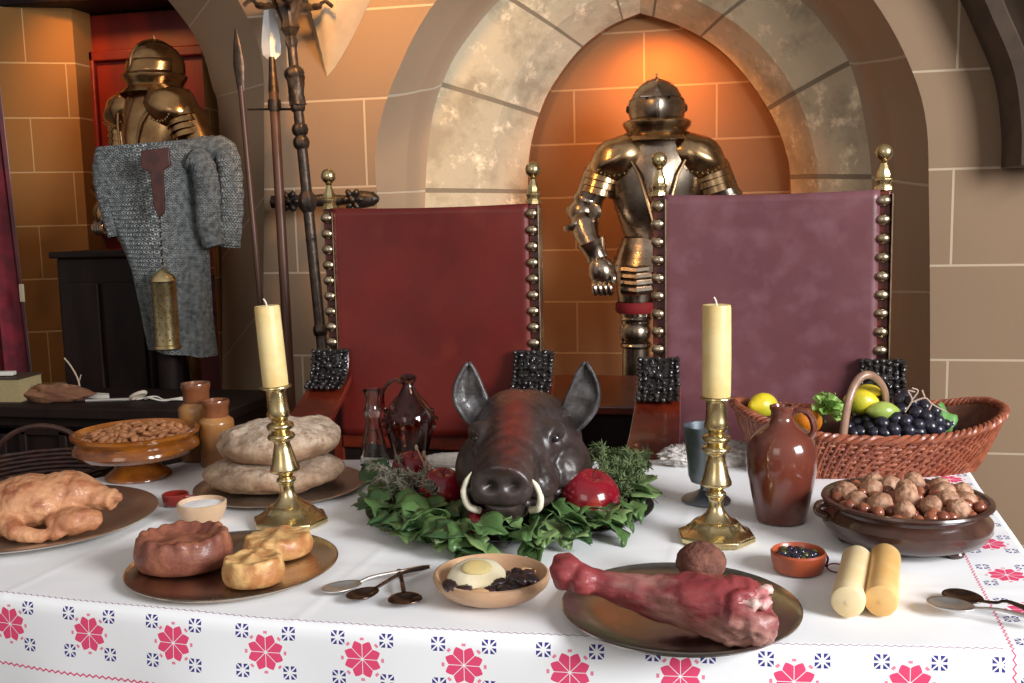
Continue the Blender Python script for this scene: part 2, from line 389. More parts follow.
def motif(along, across, P, ph, c0, line, line2):
    """embroidered band: along / across in metres, returns (red mask, navy mask)"""
    x = mth(nt, 'SUBTRACT', mth(nt, 'MULTIPLY', mth(nt, 'FRACT', mth(nt, 'MULTIPLY_ADD', along, 1/P, ph)), P), P/2); y = mth(nt, 'SUBTRACT', across, c0)
    Rr = P*.190
    r = mth(nt, 'SQRT', mth(nt, 'ADD', mth(nt, 'MULTIPLY', x, x), mth(nt, 'MULTIPLY', y, y)))
    a = mth(nt, 'ARCTAN2', y, x)
    c4 = mth(nt, 'ABSOLUTE', mth(nt, 'COSINE', mth(nt, 'MULTIPLY', a, 4.0)))
    s4 = mth(nt, 'ABSOLUTE', mth(nt, 'SINE', mth(nt, 'MULTIPLY', a, 4.0)))
    tri = mth(nt, 'MULTIPLY', mth(nt, 'PINGPONG', mth(nt, 'ADD', a, PI), PI/8), 8/PI)
    lim = mth(nt, 'MULTIPLY_ADD', tri, Rr*.26, Rr*.76)
    inside = mth(nt, 'LESS_THAN', r, lim)
    # white seams where sin(4a)=0
    seam = mth(nt, 'GREATER_THAN', mth(nt, 'MULTIPLY', r, s4), P*.0135)
    red = mth(nt, 'MULTIPLY', inside, seam)
    # little diamonds around
    ring = mth(nt, 'MULTIPLY', mth(nt, 'LESS_THAN', mth(nt, 'ABSOLUTE', mth(nt, 'SUBTRACT', r, Rr*1.07)), P*.014), mth(nt, 'LESS_THAN', s4, .38))
    red = mth(nt, 'MAXIMUM', red, mth(nt, 'MULTIPLY', ring, .8))
    qx = mth(nt, 'SUBTRACT', mth(nt, 'ABSOLUTE', x), P*.245); qy = mth(nt, 'SUBTRACT', mth(nt, 'ABSOLUTE', y), P*.20)
    ax, ay = mth(nt, 'ABSOLUTE', qx), mth(nt, 'ABSOLUTE', qy)
    sq = mth(nt, 'LESS_THAN', mth(nt, 'MAXIMUM', ax, ay), P*.068)
    w = P*.011
    nv = mth(nt, 'MULTIPLY', sq, mth(nt, 'MULTIPLY', mth(nt, 'GREATER_THAN', mth(nt, 'MINIMUM', ax, ay), w), mth(nt, 'GREATER_THAN', mth(nt, 'ABSOLUTE', mth(nt, 'SUBTRACT', ax, ay)), w)))
    # zigzag border lines
    zz = mth(nt, 'MULTIPLY', mth(nt, 'PINGPONG', along, .006), .7)
    l1 = mth(nt, 'LESS_THAN', mth(nt, 'ABSOLUTE', mth(nt, 'SUBTRACT', mth(nt, 'SUBTRACT', across, zz), line)), .0013)
    l2 = mth(nt, 'LESS_THAN', mth(nt, 'ABSOLUTE', mth(nt, 'SUBTRACT', mth(nt, 'SUBTRACT', across, zz), line2)), .0016)
    return red, nv, l1, l2
# star spacing warped in UV so the stars land on image pixels: count of star k(s) fitted as a + b s + c s^2
fl = [(13, 592), (93, 601), (178, 610), (267, 617), (362, 624), (461, 630), (569, 635.5), (678, 639), (791, 642.5), (908, 645.5), (1020, 648)]
pts3 = [(st(*fl[i])[0], i) for i in (0, 5, 10)]
(x0_, y0_), (x1_, y1_), (x2_, y2_) = pts3
c2_ = ((y2_-y0_)/(x2_-x0_)-(y1_-y0_)/(x1_-x0_))/(x2_-x1_); c1_ = (y1_-y0_)/(x1_-x0_)-c2_*(x0_+x1_); c0_ = y0_-c1_*x0_-c2_*x0_*x0_
PF = .155
fx = mth(nt, 'MULTIPLY', UT, -1.0)
kk = mth(nt, 'MULTIPLY', mth(nt, 'ADD', mth(nt, 'MULTIPLY', US, mth(nt, 'MULTIPLY_ADD', US, c2_, c1_)), c0_+19.945), PF)
print('MOTIF', [round(c0_+c1_*st(*f)[0]+c2_*st(*f)[0]**2, 2) for f in fl], c1_, c2_)
r1, n1, la, lb = motif(kk, fx, PF, .5, .062, .004, .130)
r2, n2, lc, ld = motif(UT, US, PF, .5-(st(1005, 547)[1]/PF) % 1+1, .052, .0, .125)
fr = mth(nt, 'GREATER_THAN', fx, -.002); left_ok = mth(nt, 'LESS_THAN', US, -.01); notfr = mth(nt, 'LESS_THAN', fx, -.03); rt = mth(nt, 'GREATER_THAN', US, -.006)
fm = mth(nt, 'MULTIPLY', fr, left_ok); rm = rt
red = mth(nt, 'ADD', mth(nt, 'MULTIPLY', r1, fm), mth(nt, 'MULTIPLY', r2, rm), clamp=True)
nav = mth(nt, 'ADD', mth(nt, 'MULTIPLY', n1, fm), mth(nt, 'MULTIPLY', n2, rm), clamp=True)
lred = mth(nt, 'ADD', mth(nt, 'MULTIPLY', lb, fm), mth(nt, 'MULTIPLY', lc, rm), clamp=True)
ldk = mth(nt, 'MULTIPLY', la, fm)
co = coords(nt); nz = tex(nt, 'Noise', co, Scale=3.0, Detail=3.0)
base = mixc(nt, nz.outputs[0], (.90, .90, .90), (.85, .86, .88))
c = mixc(nt, ldk, base, (.36, .22, .30)); c = mixc(nt, lred, c, (.72, .10, .20)); c = mixc(nt, red, c, (.78, .075, .18)); c = mixc(nt, nav, c, (.045, .04, .22))
lk(nt, c, b.inputs['Base Color'])
wv = tex(nt, 'Noise', coords(nt, 'UV', (700, 700, 1)), Scale=1.0, Detail=1.0); bump(nt, b, wv.outputs[0], .15, .001)

def cloth_z(s, t):
    z = .0030*fbm((s*2, t*2, 0), 1.3)+.0012*fbm((s*3+t*2, t*9-s*2, 0), 1.1, 4)
    # pressed fold creases
    for s0 in (-1.55, -1.02, -.5): z += .0011*math.exp(-((s-s0-.02*t)/.006)**2)
    for t0 in (.22, .5, .78): z += .0010*math.exp(-((t-t0)/.006)**2)
    return z
mb = MB(); ns_, nf, ntp = 300, 26, 90
svals = [lin(SL, S1, i/ns_) for i in range(ns_+1)]
svals += [S1+.012*k for k in range(1, 24)]
rows = []; drop = .33
tv = [('h', k/26) for k in range(26, 0, -1)]+[('t', k/ntp) for k in range(ntp+1)]+[('b', k/6) for k in range(1, 7)]
def cpt(s, kind, k):
    ss = min(s, S1); ex = max(0, s-S1)
    if kind == 't': t = lin(T0, tmax(ss), k); uvt = t
    elif kind == 'h': t = T0; uvt = T0-k*drop
    else: t = tmax(ss); uvt = t+k*.2
    p = cl(ss, t); p.z = TZ+.002+cloth_z(ss, t)
    out = V(0, 0, 0)
    if kind == 'h':
        d = k*drop; q = min(d, .012); p.z -= d-.002*(1-math.exp(-d/.01)); off = .008*(1-math.exp(-d/.006))+.012*d/drop*(1+math.sin(ss*9)+.6*math.sin(ss*21+1)); p += V(0, -1, 0)*off
    if kind == 'b':
        p.z -= .2*k; p += V(0, 1, 0)*.008*(1-math.exp(-k*8))
    if ex > 0:
        zz = p.z-ex if kind == 't' else p.z-ex*.6; p.z = zz; p += V(1, 0, 0)*(.008*(1-math.exp(-ex/.006))+.02*ex/.28*(1+math.sin(t*13)))
    return p, (s, uvt)
idx = []
for s in svals:
    idx.append([]);
    for kind, k in tv:
        p, u = cpt(s, kind, k); mb.v.append(tuple(p)); idx[-1].append((len(mb.v)-1, u))
for i in range(len(svals)-1):
    for j in range(len(tv)-1):
        q = [idx[i][j], idx[i+1][j], idx[i+1][j+1], idx[i][j+1]]
        mb.f.append(tuple(x[0] for x in q)); mb.uv[len(mb.f)-1] = [x[1] for x in q]
cloth = mb.build('tablecloth', m_cloth, angle=0, fix=False)
tag(cloth, 'white linen tablecloth with embroidered pink and navy star border covering the banquet table', 'tablecloth')
table = thing('banquet_table', 'dark wooden banquet table hidden under the white embroidered cloth', 'table', cl(-.9, .45, 0), 0)
ct = table.location; mb = MB(); pts = [cl(SL+.02, T0+.008), cl(S1-.008, T0+.008), cl(S1-.008, T1-.012), cl(k1[0], k1[1]-.012), cl(k2[0], k2[1]-.012), cl(SL+.02, tmax(SL+.02)-.012)]
mb.prism([(p.x-ct.x, p.y-ct.y) for p in pts], TZ-.036, TZ-.004, ax='z'); mb.build('tabletop', m_darkwood, table)
for s, t in ((SL+.15, .12), (S1-.12, .12), (S1-.12, T1-.15), (k1[0]-.1, .75)):
    p = cl(s, t, 0)-ct; p.z = 0
    MB().lathe([(.03, 0), (.035, .1), (.022, .2), (.036, .4), (.024, .55), (.035, TZ-.037)], 16, p).build('leg', m_darkwood, table)
# ------------------------------------------------------------------ materials of the furnishings
m_leather_red = mat('oxblood_leather', (.150, .012, .008), (.100, .009, .006), 3.5, .35, .65, rough=.42, bmp=.25, bsc=120, bd=.001, c3=(.15, .018, .010), sc3=9, f3=(.58, .75), rvar=.25)
m_leather_sheen = mat('plum_sheen_leather', (.150, .052, .060), (.115, .038, .045), 3, .35, .65, rough=.36, bmp=.25, bsc=120, bd=.001, c3=(.185, .080, .092), sc3=14, f3=(.48, .78), rvar=.25)  # purplish grey window sheen is mixed into the leather colour
m_brass = mat('polished_brass', (.72, .58, .32), (.56, .43, .20), 25, rough=.26, metal=1, rvar=.15)
m_studs = mat('aged_brass_nails', (.62, .50, .36), (.42, .32, .2), 40, rough=.28, metal=1)
m_redwood = mat('red_stained_wood', (.15, .018, .006), (.075, .009, .004), 8, rough=.28, coat=.5, stretch=(1, .25, 3), bmp=.1)
m_black = mat('black_carving', (.018, .014, .013), (.045, .038, .035), 60, .5, .7, rough=.3, coat=.4)
m_iron = mat('dark_iron', (.045, .036, .030), (.09, .065, .05), 30, rough=.42, metal=.8, bmp=.4, bsc=90)
m_steel = mat('armour_steel', (.45, .37, .29), (.29, .22, .16), 9, rough=.27, metal=1, rvar=.2, c3=(.22, .15, .10), sc3=26, f3=(.55, .75))
m_steel_warm = mat('warm_reflection_steel', (.50, .33, .17), (.34, .21, .11), 9, rough=.25, metal=1, rvar=.2, c3=(.28, .16, .07), sc3=24, f3=(.58, .75))  # steel with the orange niche light's reflection put into its colour
m_steel_dk = mat('shadowed_armour_joint', (.05, .04, .035), rough=.4, metal=.8)
m_bronze = mat('gilt_bronze_armour', (.50, .30, .13), (.30, .16, .07), 8, rough=.22, metal=1, rvar=.2)
m_redcloth = mat('red_strap_cloth', (.22, .008, .010), rough=.8)
m_blade = mat('bright_blade', (.88, .88, .88), rough=.38, metal=.7)
m_pole = mat('ash_pole', (.10, .045, .025), (.06, .025, .015), 20, rough=.4, stretch=(1, 1, .1))

# ------------------------------------------------------------------ high backed chairs
def carved(parent, mirror, w=.115):
    """black carved foliage block that curls from the post down on to the arm"""
    path = [V(0, -.028, .118), V(0, -.032, .092), V(0, -.042, .064), V(0, -.064, .036), V(0, -.100, .018)]
    mb = MB(); P = cr(path, 10)
    def fn(s, t):
        k = t*2*PI; p = P[int(round(s*10))]; return p+V(math.cos(k)*w/2*(1 if abs(math.cos(k)) < .7 else 1), math.sin(k)*.014, math.sin(k)*.006)
    mb.grid(fn, 10, 16, cv=True)
    mb.box(P[0]+V(0, 0, 0), (w*.95, .028, .012))
    q = random.Random(3 if mirror > 0 else 5)
    for i in range(11):
        for j in range(7):
            p = P[min(10, i)]; x = (j-3)/3*w*.46
            if abs(j-3) <= 1 and 3 <= i <= 5: continue
            mb.ell(p+V(x+q.uniform(-.003, .003), -.014, q.uniform(-.004, .004)), (q.uniform(.005, .009), q.uniform(.006, .012), q.uniform(.005, .010)), Matrix.Rotation(q.uniform(0, 3), 3, 'Y'), 8, 6)
    mb.ell(P[4]+V(0, -.02, 0), (.014, .014, .014), None, 12, 8)
    for k in range(8):
        a = k*PI/4; mb.ell(P[4]+V(math.cos(a)*.020, -.018, math.sin(a)*.020), (.010, .008, .005), Matrix.Rotation(-a, 3, 'Y'), 8, 6)
    return mb
def chair(name, label, lx, rx, Y, m_l, rzoff=0, ztop=None, side_arms=(True, True)):
    A, B = aty(lx[0], lx[1], Y), aty(rx[0], rx[1], Y+rzoff)
    W = (B-A).length*1.0; mid = (A+B)/2; rz = math.atan2(B.y-A.y, B.x-A.x); ztop = (A.z+B.z)/2
    t = thing(name, label, 'chair', (mid.x, mid.y, 0), rz)
    h = W/2; zb = .70; zt = ztop; sp_ = .0478 if lx[0] < 400 else .0505
    # leather panel: slightly dished, folded over at the edges
    mb = MB(); x0 = h-.012
    def lf(s, tt):
        x = (s*2-1)*x0; z = lin(zb, zt+.002, tt); return V(x, -.012+.016*math.sin(PI*s)*math.sin(PI*tt)+.002*ns((x, z, 0), 6), z-.006*math.sin(PI*s)*(tt > .99))
    mb.grid(lf, 28, 28); o = mb.build('leather_back', m_l, t, solid=.014, angle=0)
    for sx in (-1, 1):
        x = sx*h
        mb = MB().box((x, .012, (zt+.0)/2), (.036, .034, zt)); p = mb.build('back_post', m_redwood, t, bevel=.004)
        MB().box((x+.0195*1, .0, (zb+zt)/2+.08), (.003, .052, zt-zb-.18)).build('brass_edge_strip', m_studs, p)
        f = MB().lathe([(.024, 0), (.024, .010), (.020, .012), (.020, .020), (.023, .024), (.023, .030), (.018, .034), (.019, .044), (.013, .058), (.008, .072), (.011, .077), (.008, .080)], 8, (x, .008, zt)).build('finial', m_brass, t)
        MB().ell((x, .008, zt+.100), .023, None, 20, 14).build('ball', m_brass, f)
        for k in range(9):
            z = zt-.028-k*sp_
            MB().ell((x-.002, -.013, z), (.0205, .017, .0165), None, 16, 10).build('brass_stud', m_studs, t)
        zc = zt-.028-8.55*sp_-.118
        carved(t, sx).build('carved_block', m_black, t, loc=(x, 0, zc))
        # arm: broad board sloping forward, with scrolled front end
        ap_ = cr([V(x, -.02, zc+.035), V(x, -.12, zc-.02), V(x, -.26, zc-.075), V(x, -.40, zc-.09)], 14)
        mb = MB()
        def af(s, tt, P=ap_):
            k = tt*4; i = int(k) % 4; p = P[int(round(s*14))]
            c = [(-1, 1), (1, 1), (1, -1), (-1, -1)][i]; return p+V(c[0]*(.060+.012*s), 0, c[1]*.012)
        mb.grid(af, 14, 4, cv=True); mb.prism([(p.y, p.z) for p in [ap_[-1]+V(0, .004, .013), ap_[-1]+V(0, -.012, .006), ap_[-1]+V(0, -.014, -.008), ap_[-1]+V(0, .004, -.013)]], x-.074, x+.074, ax='x')
        a = mb.build('arm', m_redwood, t, bevel=.003)
        MB().lathe([(.034, -.030), (.036, -.02), (.036, .02), (.034, .030)], 20, ap_[-1]+V(0, .02, -.045), Matrix.Rotation(PI/2, 3, 'Y')).build('scroll', m_redwood, a)
        MB().ell(ap_[-1]+V(.058*1, -.004, -.028), .012, None, 12, 8).build('brass_boss', m_brass, a)
        MB().lathe([(.026, 0), (.030, .05), (.020, .12), (.034, .25), (.022, .38), (.032, .46), (.026, ap_[-1].z-.05)], 16, (x, -.37, 0)).build('front_leg', m_darkwood, t)
    MB().box((0, .01, zb-.02), (W-.03, .04, .05)).build('lower_rail', m_redwood, t, bevel=.005)
    MB().box((0, .012, .55), (W-.03, .02, .22)).build('lower_panel', m_darkwood, t)
    MB().box((0, -.21, .45), (W-.02, .42, .07)).build('seat', m_l, t, bevel=.02)
    MB().box((0, -.39, .38), (W-.05, .03, .09)).build('seat_rail', m_darkwood, t, bevel=.004)
    return t
chair('high_backed_chair', 'chair with deep red leather back and brass studs, left one behind the boar head', (329, 210), (533, 203), 2.92, m_leather_red)
chair('high_backed_chair', 'chair with purplish sheen-tinted brown leather back and brass studs, behind the fruit basket', (659, 196), (884, 190), 2.86, m_leather_sheen)
# low red chest that closes the niche
c0, c1 = aty(546, 400, 3.3), aty(640, 400, 3.3)
t = thing('low_chest', 'low red-stained wooden chest standing between the two leather chairs', 'chest', ((c0.x+c1.x)/2, 3.42, 0), 0)
MB().box((0, 0, .75), (.92, .62, .03)).build('lid', m_redwood, t, bevel=.006)
MB().box((0, .01, .375), (.86, .56, .72)).build('body', m_darkwood, t, bevel=.006)

# ------------------------------------------------------------------ suits of armour
def shell(mb, c, r, m=None, cut=None, nu=24, nv=14, fn=None): return mb.ell(c, r, m, nu, nv, fn)
def limb(mb, pts, rs, n=16, ridges=0, flat=1):
    P = cr(pts, 24); k = len(rs)-1; rr = []
    for i in range(25):
        t = i/24*k; j = min(int(t), k-1); r = lin(rs[j], rs[j+1], t-j)
        if ridges: r *= 1+.05*((i*ridges/24) % 1)
        rr.append(r)
    return mb.tube(P, rr, n, flat=flat)
def suit(label, loc, rz, zf, main, sallet=False, lower=True, sc=1):
    """zf: heights of helm top, shoulder, waist, knee above the base"""
    t = thing('suit_of_armour', label, 'armour', loc, rz); H, S, Wz, K = zf; t.scale = (sc,)*3
    hc = H-.115
    # helm: rounded skull, pointed visor ridge, comb along the crown
    mb = MB()
    def hf(d):
        k = 1
        if d.y < -.1: k += .13*max(0, 1-abs(d.x)*3.0)*(-d.y)*(1 if not sallet else .4)
        if d.z < -.3: k *= 1-.12*(-d.z-.3)
        return k
    mb.ell((0, 0, hc), (.108, .125, .118), None, 40, 24, hf)
    hm = mb.build('helm', main, t, angle=50)
    mb = MB(); mb.tube([V(0, -.13*math.sin(a), hc+.118*math.cos(a)+.004) for a in [x/12*PI*.9-.5 for x in range(13)]], .006, 6)
    mb.tube([V(0, -.004, hc+.11), V(0, -.006, hc+.14)], [.007, .003], 6)
    mb.build('comb', main, hm)
    if not sallet:
        mb = MB()
        def vf(s, tt):
            a = R(lin(-80, 80, s)); z = hc+lin(-.085, .035, tt); e = math.sqrt(max(0, 1-((z-hc)/.122)**2)); k = 1+.16*max(0, 1-abs(a)*1.5)
            return V(math.sin(a)*.113*e*1.0, -math.cos(a)*.132*e*k-.002, z)
        mb.grid(vf, 32, 10); mb.build('visor', main, hm, solid=.004)
        mb = MB()
        for sx in (-1, 1):
            mb.ell((sx*.114, -.01, hc+.0), (.008, .016, .016), None, 12, 8)
            mb.box((sx*.042, -.128, hc+.036), (.060, .012, .0035), Matrix.Rotation(sx*R(-18), 3, 'Z'))
            for q in range(4): mb.ell((sx*.045, -.127, hc-.0-.02*q), .0035, None, 6, 4)
        mb.build('eye_slit', m_steel_dk, hm)
    else:
        mb = MB()
        def vf(s, tt):
            a = R(lin(-85, 85, s)); z = hc+lin(-.03, .03, tt); return V(math.sin(a)*.12, -math.cos(a)*(.124+.016*(1-tt)), z)
        mb.grid(vf, 28, 4); mb.build('brow_plate', main, hm, solid=.005)
        mb = MB().ell((0, -.035, hc-.055), (.082, .095, .06), None, 20, 12); mb.build('bevor', m_steel_dk, hm)
    # gorget
    gz = S+.035
    MB().lathe([(.112, gz+.060), (.128, gz+.062), (.136, gz+.054), (.134, gz+.040), (.120, gz+.022), (.118, gz+.010), (.135, gz-.002), (.150, gz-.02)], 28, (0, -.015, 0), None, 1, 1.0).build('gorget', m_steel_warm if main is m_steel else main, t)
    # cuirass: globose breast with central keel, V-shaped waist
    mb = MB()
    def cu(s, tt):
        a = s*2*PI; z = lin(Wz-.02, S+.03, tt); w = .125+.075*math.sin(min(1, tt*1.25)*PI*.5)-(.05*(max(0, tt-.82)/.18)); d = .095+.055*math.sin(tt*PI*.85)
        x = math.cos(a)*w; y = math.sin(a)*d
        if math.sin(a) < 0: y *= 1+.18*max(0, 1-abs(math.cos(a))*2.2)*math.sin(tt*PI)
        if math.sin(a) < 0: z -= .05*(1-tt)*max(0, 1-abs(math.cos(a))*1.3)
        return V(x, y, z)
    mb.grid(cu, 40, 22, cu=True); mb.lathe([(.10, S+.02), (.02, S+.035)], 20, sy=.8); mb.build('breastplate', main, t, angle=60)
    mb = MB()
    for s_ in (-1, 1): mb.tube([V(s_*.13, -.115, S-.02), V(s_*.075, -.16, S-.12), V(s_*.02, -.185, Wz+.05)], .006, 6)
    mb.build('breastplate_border', m_steel_warm, t)
    for sx in (-1, 1):
        # pauldron with overlapping lames
        mb = MB()
        mb.ell((sx*.148, -.045, S-.048), (.128, .108, .088), Matrix.Rotation(sx*R(24), 3, 'Y'), 28, 18, lambda d: 1+.03*math.cos(7*math.atan2(d.z, d.x*sx+.4)))
        for k in range(4): mb.lathe([(.078-.004*k, .02), (.084-.004*k, -.012), (.080-.004*k, -.014)], 24, (sx*(.205+.010*k), -.02, S-.10-.026*k), Matrix.Rotation(sx*R(-16), 3, 'Y'), 1, 1.1, cap=False)
        pa = mb.build('pauldron', m_steel_warm if main is m_steel else main, t, angle=50)
        mb = MB()
        for k in range(14):
            a = PI*1.05+k/13*PI*.9; q = Matrix.Rotation(sx*R(24), 3, 'Y') @ V(math.cos(a)*.098, -.068, math.sin(a)*.066); mb.ell(V(sx*.148, -.055, S-.048)+q+V(0, 0, 0), .0045, None, 6, 4)
        mb.build('rivets', m_brass, pa)
        if not lower: continue
        sh, el, wr = V(sx*.225, -.01, S-.10), V(sx*.300, .0, S-.260), V(sx*.245, -.12, S-.425)
        limb(MB(), [sh, (sh+el)/2, el], [.066, .060, .054], ridges=0).build('upper_arm', main, t)
        mb = MB().ell(el, (.062, .066, .060), None, 20, 14); mb.ell(el+V(-sx*.035, -.05, -.0), (.052, .012, .046), Matrix.Rotation(sx*R(40), 3, 'Z'), 18, 10)
        for k in range(2): mb.lathe([(.060, -.012), (.064, 0), (.060, .012)], 20, el+V(-sx*.02*(1-2*k), -.012*k*2, .045-.09*k), Matrix.Rotation(sx*R(-22+44*k), 3, 'Y'), cap=False)
        mb.ell(el+V(sx*.05, .01, .01), (.02, .02, .02), None, 12, 8)
        mb.build('elbow_cop', main, t)
        limb(MB(), [el, (el+wr)/2+V(sx*.012, 0, .0), wr], [.050, .058, .046, .038]).build('forearm', main, t)
        g = V(sx*.222, -.15, S-.495)
        mb = MB().lathe([(.060, .055), (.050, .03), (.042, 0), (.046, -.02)], 20, wr+V(0, -.01, .0), Matrix.Rotation(sx*R(20), 3, 'Y'))
        mb.ell(g, (.054, .056, .066), Matrix.Rotation(sx*R(15), 3, 'Y'), 18, 12)
        ga = mb.build('gauntlet', main, t)
        for f in range(4):
            c = g+V(sx*(.030-.020*f), -.030, -.035)
            limb(MB(), [c, c+V(0, -.018, -.022), c+V(-sx*.004, -.012, -.045), c+V(-sx*.006, .010, -.050)], [.012, .0115, .011, .009], 8).build('finger', m_steel, ga)
        limb(MB(), [g+V(-sx*.03, -.03, .0), g+V(-sx*.045, -.045, -.02), g+V(-sx*.04, -.05, -.04)], [.013, .012, .010], 8).build('thumb', m_steel, ga)
    if lower:
        mb = MB()
        for k in range(5): mb.lathe([(.140+.010*k, Wz-.005-.026*k), (.150+.012*k, Wz-.034-.026*k), (.144+.012*k, Wz-.036-.026*k)], 32, sy=.78, cap=False)
        mb.build('fauld', main, t)
        for sx in (-1, 1):
            x = sx*.088; hp = Wz-.13
            mb = MB()
            for k in range(4): mb.tube([V(x-sx*.0-.055, -.125-.004*k, hp-.026*k), V(x, -.15-.005*k, hp-.004-.026*k), V(x+.055, -.125-.004*k, hp-.026*k)], .019, 8, flat=.95)
            mb.build('tasset', m_steel, t)
            lg = K-.0
            limb(MB(), [V(x, -.01, hp+.02), V(x, -.02, (hp+lg)/2), V(x, -.02, lg+.03)], [.085, .078, .066, .058]).build('cuisse', main, t)
            MB().lathe([(.077, hp-.135), (.084, hp-.145), (.084, hp-.170), (.077, hp-.18)], 24, (x, -.02, 0), cap=False).build('red_strap', m_redcloth, t)
            mb = MB().ell((x, -.035, lg), (.062, .060, .058), None, 20, 14); mb.ell((x+sx*.055, -.02, lg), (.012, .035, .04), None, 14, 8)
            for q in (-1, 1): mb.lathe([(.060, -.01), (.066, 0), (.060, .01)], 20, (x, -.025, lg+.055*q), cap=False)
            mb.build('knee_cop', main, t)
            limb(MB(), [V(x, -.015, lg-.03), V(x, .0, lg*.6), V(x, -.01, .09)], [.054, .060, .050, .040]).build('greave', main, t)
            mb = MB()
            def so(s, tt): a = tt*PI; w_ = .046*math.sin(min(1, .25+s*1.2)*PI*.5)*(1 if s < .8 else math.sqrt(max(0, 1-((s-.8)/.2)**2))+.02); return V(x+math.cos(a)*w_, .06-.27*s, math.sin(a)*(.085-.05*s))
            mb.grid(so, 18, 12); mb.build('sabaton', main, t, solid=.004)
    return t
def zz(v, Y, u=650): return aty(u, v, Y).z
YS = 4.12
base = aty(657, 200, YS); 
suit('full suit of steel armour standing in the lit pointed niche between the two chairs', (base.x, YS, .0), R(6), (zz(80, YS), zz(146, YS), zz(236, YS), zz(331, YS)), m_steel)
Y2 = 4.05; b2 = aty(157, 100, Y2)
suit('dark gilded suit of armour behind the chain mail shirt, by the red door', (b2.x+.01, Y2, 0), R(-24), (zz(42, Y2, 152), zz(98, Y2, 160), zz(190, Y2, 160), zz(300, Y2, 160)), m_bronze, sallet=True, sc=1)
# ------------------------------------------------------------------ pole arms, iron standard
def wallpole(u0, v0, u1, v1, Y0, Y1): return aty(u0, v0, Y0), aty(u1, v1, Y1)
a, b = aty(272, 60, 3.62), aty(287, 330, 3.55); d = (b-a).normalized(); foot = b+d*((b.z-.01)/-d.z)
t = thing('spear', 'tall spear with a broad bright steel blade, leaning by the ornate iron standard', 'spear', tuple(foot), 0); L = lambda p: p-foot
MB().tube([L(foot), L(b), L(a+d*.10)], .0185, 12).build('shaft', m_pole, t)
MB().tube([L(a+d*.12), L(a+d*.05), L(a-d*.01)], [.021, .015, .012], 10).build('socket', m_iron, t)
mb = MB(); prof = [(0, .012), (.02, .034), (.05, .037), (.09, .034), (.15, .026), (.205, .016), (.225, .003)]
rt_ = _R0
for sgn in (1,):
    vs = []
    for h_, w_ in prof: c_ = L(a-d*h_); vs += [c_-rt_*w_, c_+V(0, -.007, 0), c_+rt_*w_, c_+V(0, .007, 0)]
    n_ = len(prof); fs = [(0, 1, 2, 3), tuple(4*(n_-1)+k for k in (3, 2, 1, 0))]
    for i in range(n_-1):
        for k in range(4): fs.append((4*i+k, 4*i+4+k, 4*i+4+(k+1) % 4, 4*i+(k+1) % 4))
    mb.add(vs, fs)
mb.build('blade', m_blade, t, angle=10)
MB().lathe([(.024, 0), (.026, .02), (.024, .04)], 14, L(a+d*.19)).build('collar', m_iron, t)
MB().tube([L(a+d*.19)+V(-.11, .0, .01), L(a+d*.19)+V(.12, 0, 0)], .005, 6).build('cross_pin', m_iron, t)
# thin dark halberd
a, b = aty(236, 36, 3.5), aty(262, 320, 3.5); d = (b-a).normalized(); foot = b+d*((b.z-.01)/-d.z)
t = thing('halberd', 'thin dark pole weapon against the shaded arch edge, right of the chain mail', 'pole weapon', tuple(foot), 0)
MB().tube([V(0, 0, 0), a-foot+d*.18], .011, 10).build('shaft', m_pole, t)
MB().tube([a-foot+d*.20, a-foot+d*.10, a-foot+d*.03, a-foot-d*.03], [.013, .022, .014, .002], 10, flat=.4).build('head', m_iron, t)
# ornate iron standard
a, b = aty(288, 8, 3.55), aty(322, 345, 3.50); d = (b-a).normalized(); foot = b+d*((b.z-.01)/-d.z)
LT = (foot-a).length; t = thing('iron_standard', 'tall ornate wrought iron candle standard rising past the vault corbel, left of the red chair', 'candle stand', tuple(foot), 0)
ax = (a-foot).normalized(); rot = V(0, 0, 1).rotation_difference(ax).to_matrix()
def at_h(v): # height along the pole of pixel row v
    k = (v-8)/(345-8); return LT-(b-a).length*k
mb = MB(); mb.lathe([(.028, 0), (.021, .03), (.020, at_h(150)), (.018, at_h(60)), (.017, at_h(40))], 12, m=rot); mb.build('pole', m_iron, t)
for v, r_, hh in ((73, .044, .030), (106, .032, .022), (128, .036, .028), (141, .036, .030), (200, .040, .045), (238, .024, .02), (330, .032, .03)):
    h_ = at_h(v); r_ *= .84; MB().lathe([(.016, h_-hh), (r_*.6, h_-hh*.85), (r_*.9, h_-hh*.5), (r_, h_), (r_*.9, h_+hh*.5), (r_*.6, h_+hh*.85), (.016, h_+hh)], 28, m=rot, fn=lambda a_, z: 1+.06*math.cos(7*a_)).build('knop', m_iron, t)
mb = MB(); mb.lathe([(.030, at_h(104)), (.028, at_h(97)), (.027, at_h(90)), (.030, at_h(83)), (.034, at_h(76))], 24, m=rot, fn=lambda a_, z: 1+.12*math.sin(5*a_+z*60))
mb.build('twisted_shank', m_iron, t)
mb = MB(); h_ = at_h(20)
mb.lathe([(.016, at_h(48)), (.024, at_h(42)), (.018, at_h(36)), (.036, at_h(28)), (.028, at_h(22)), (.045, at_h(8)), (.06, at_h(-4)), (.10, at_h(-10)), (.10, at_h(-14))], 16, m=rot, fn=lambda a_, z: 1+.10*math.cos(6*a_))
for k in range(4):
    q = k*PI/2+.4; o1 = rot @ V(0, 0, at_h(20)); dr = V(math.cos(q), math.sin(q), 0)
    mb.tube(cr([o1, o1+dr*.05+V(0, 0, .05), o1+dr*.10+V(0, 0, .045), o1+dr*.13+V(0, 0, .07), o1+dr*.16+V(0, 0, .05)], 12), [.012]*6+[.008]*7, 6)
    mb.ell(o1+dr*.10+V(0, 0, .05), (.022, .022, .012), None, 10, 6)
mb.build('foliate_cap', m_iron, t)
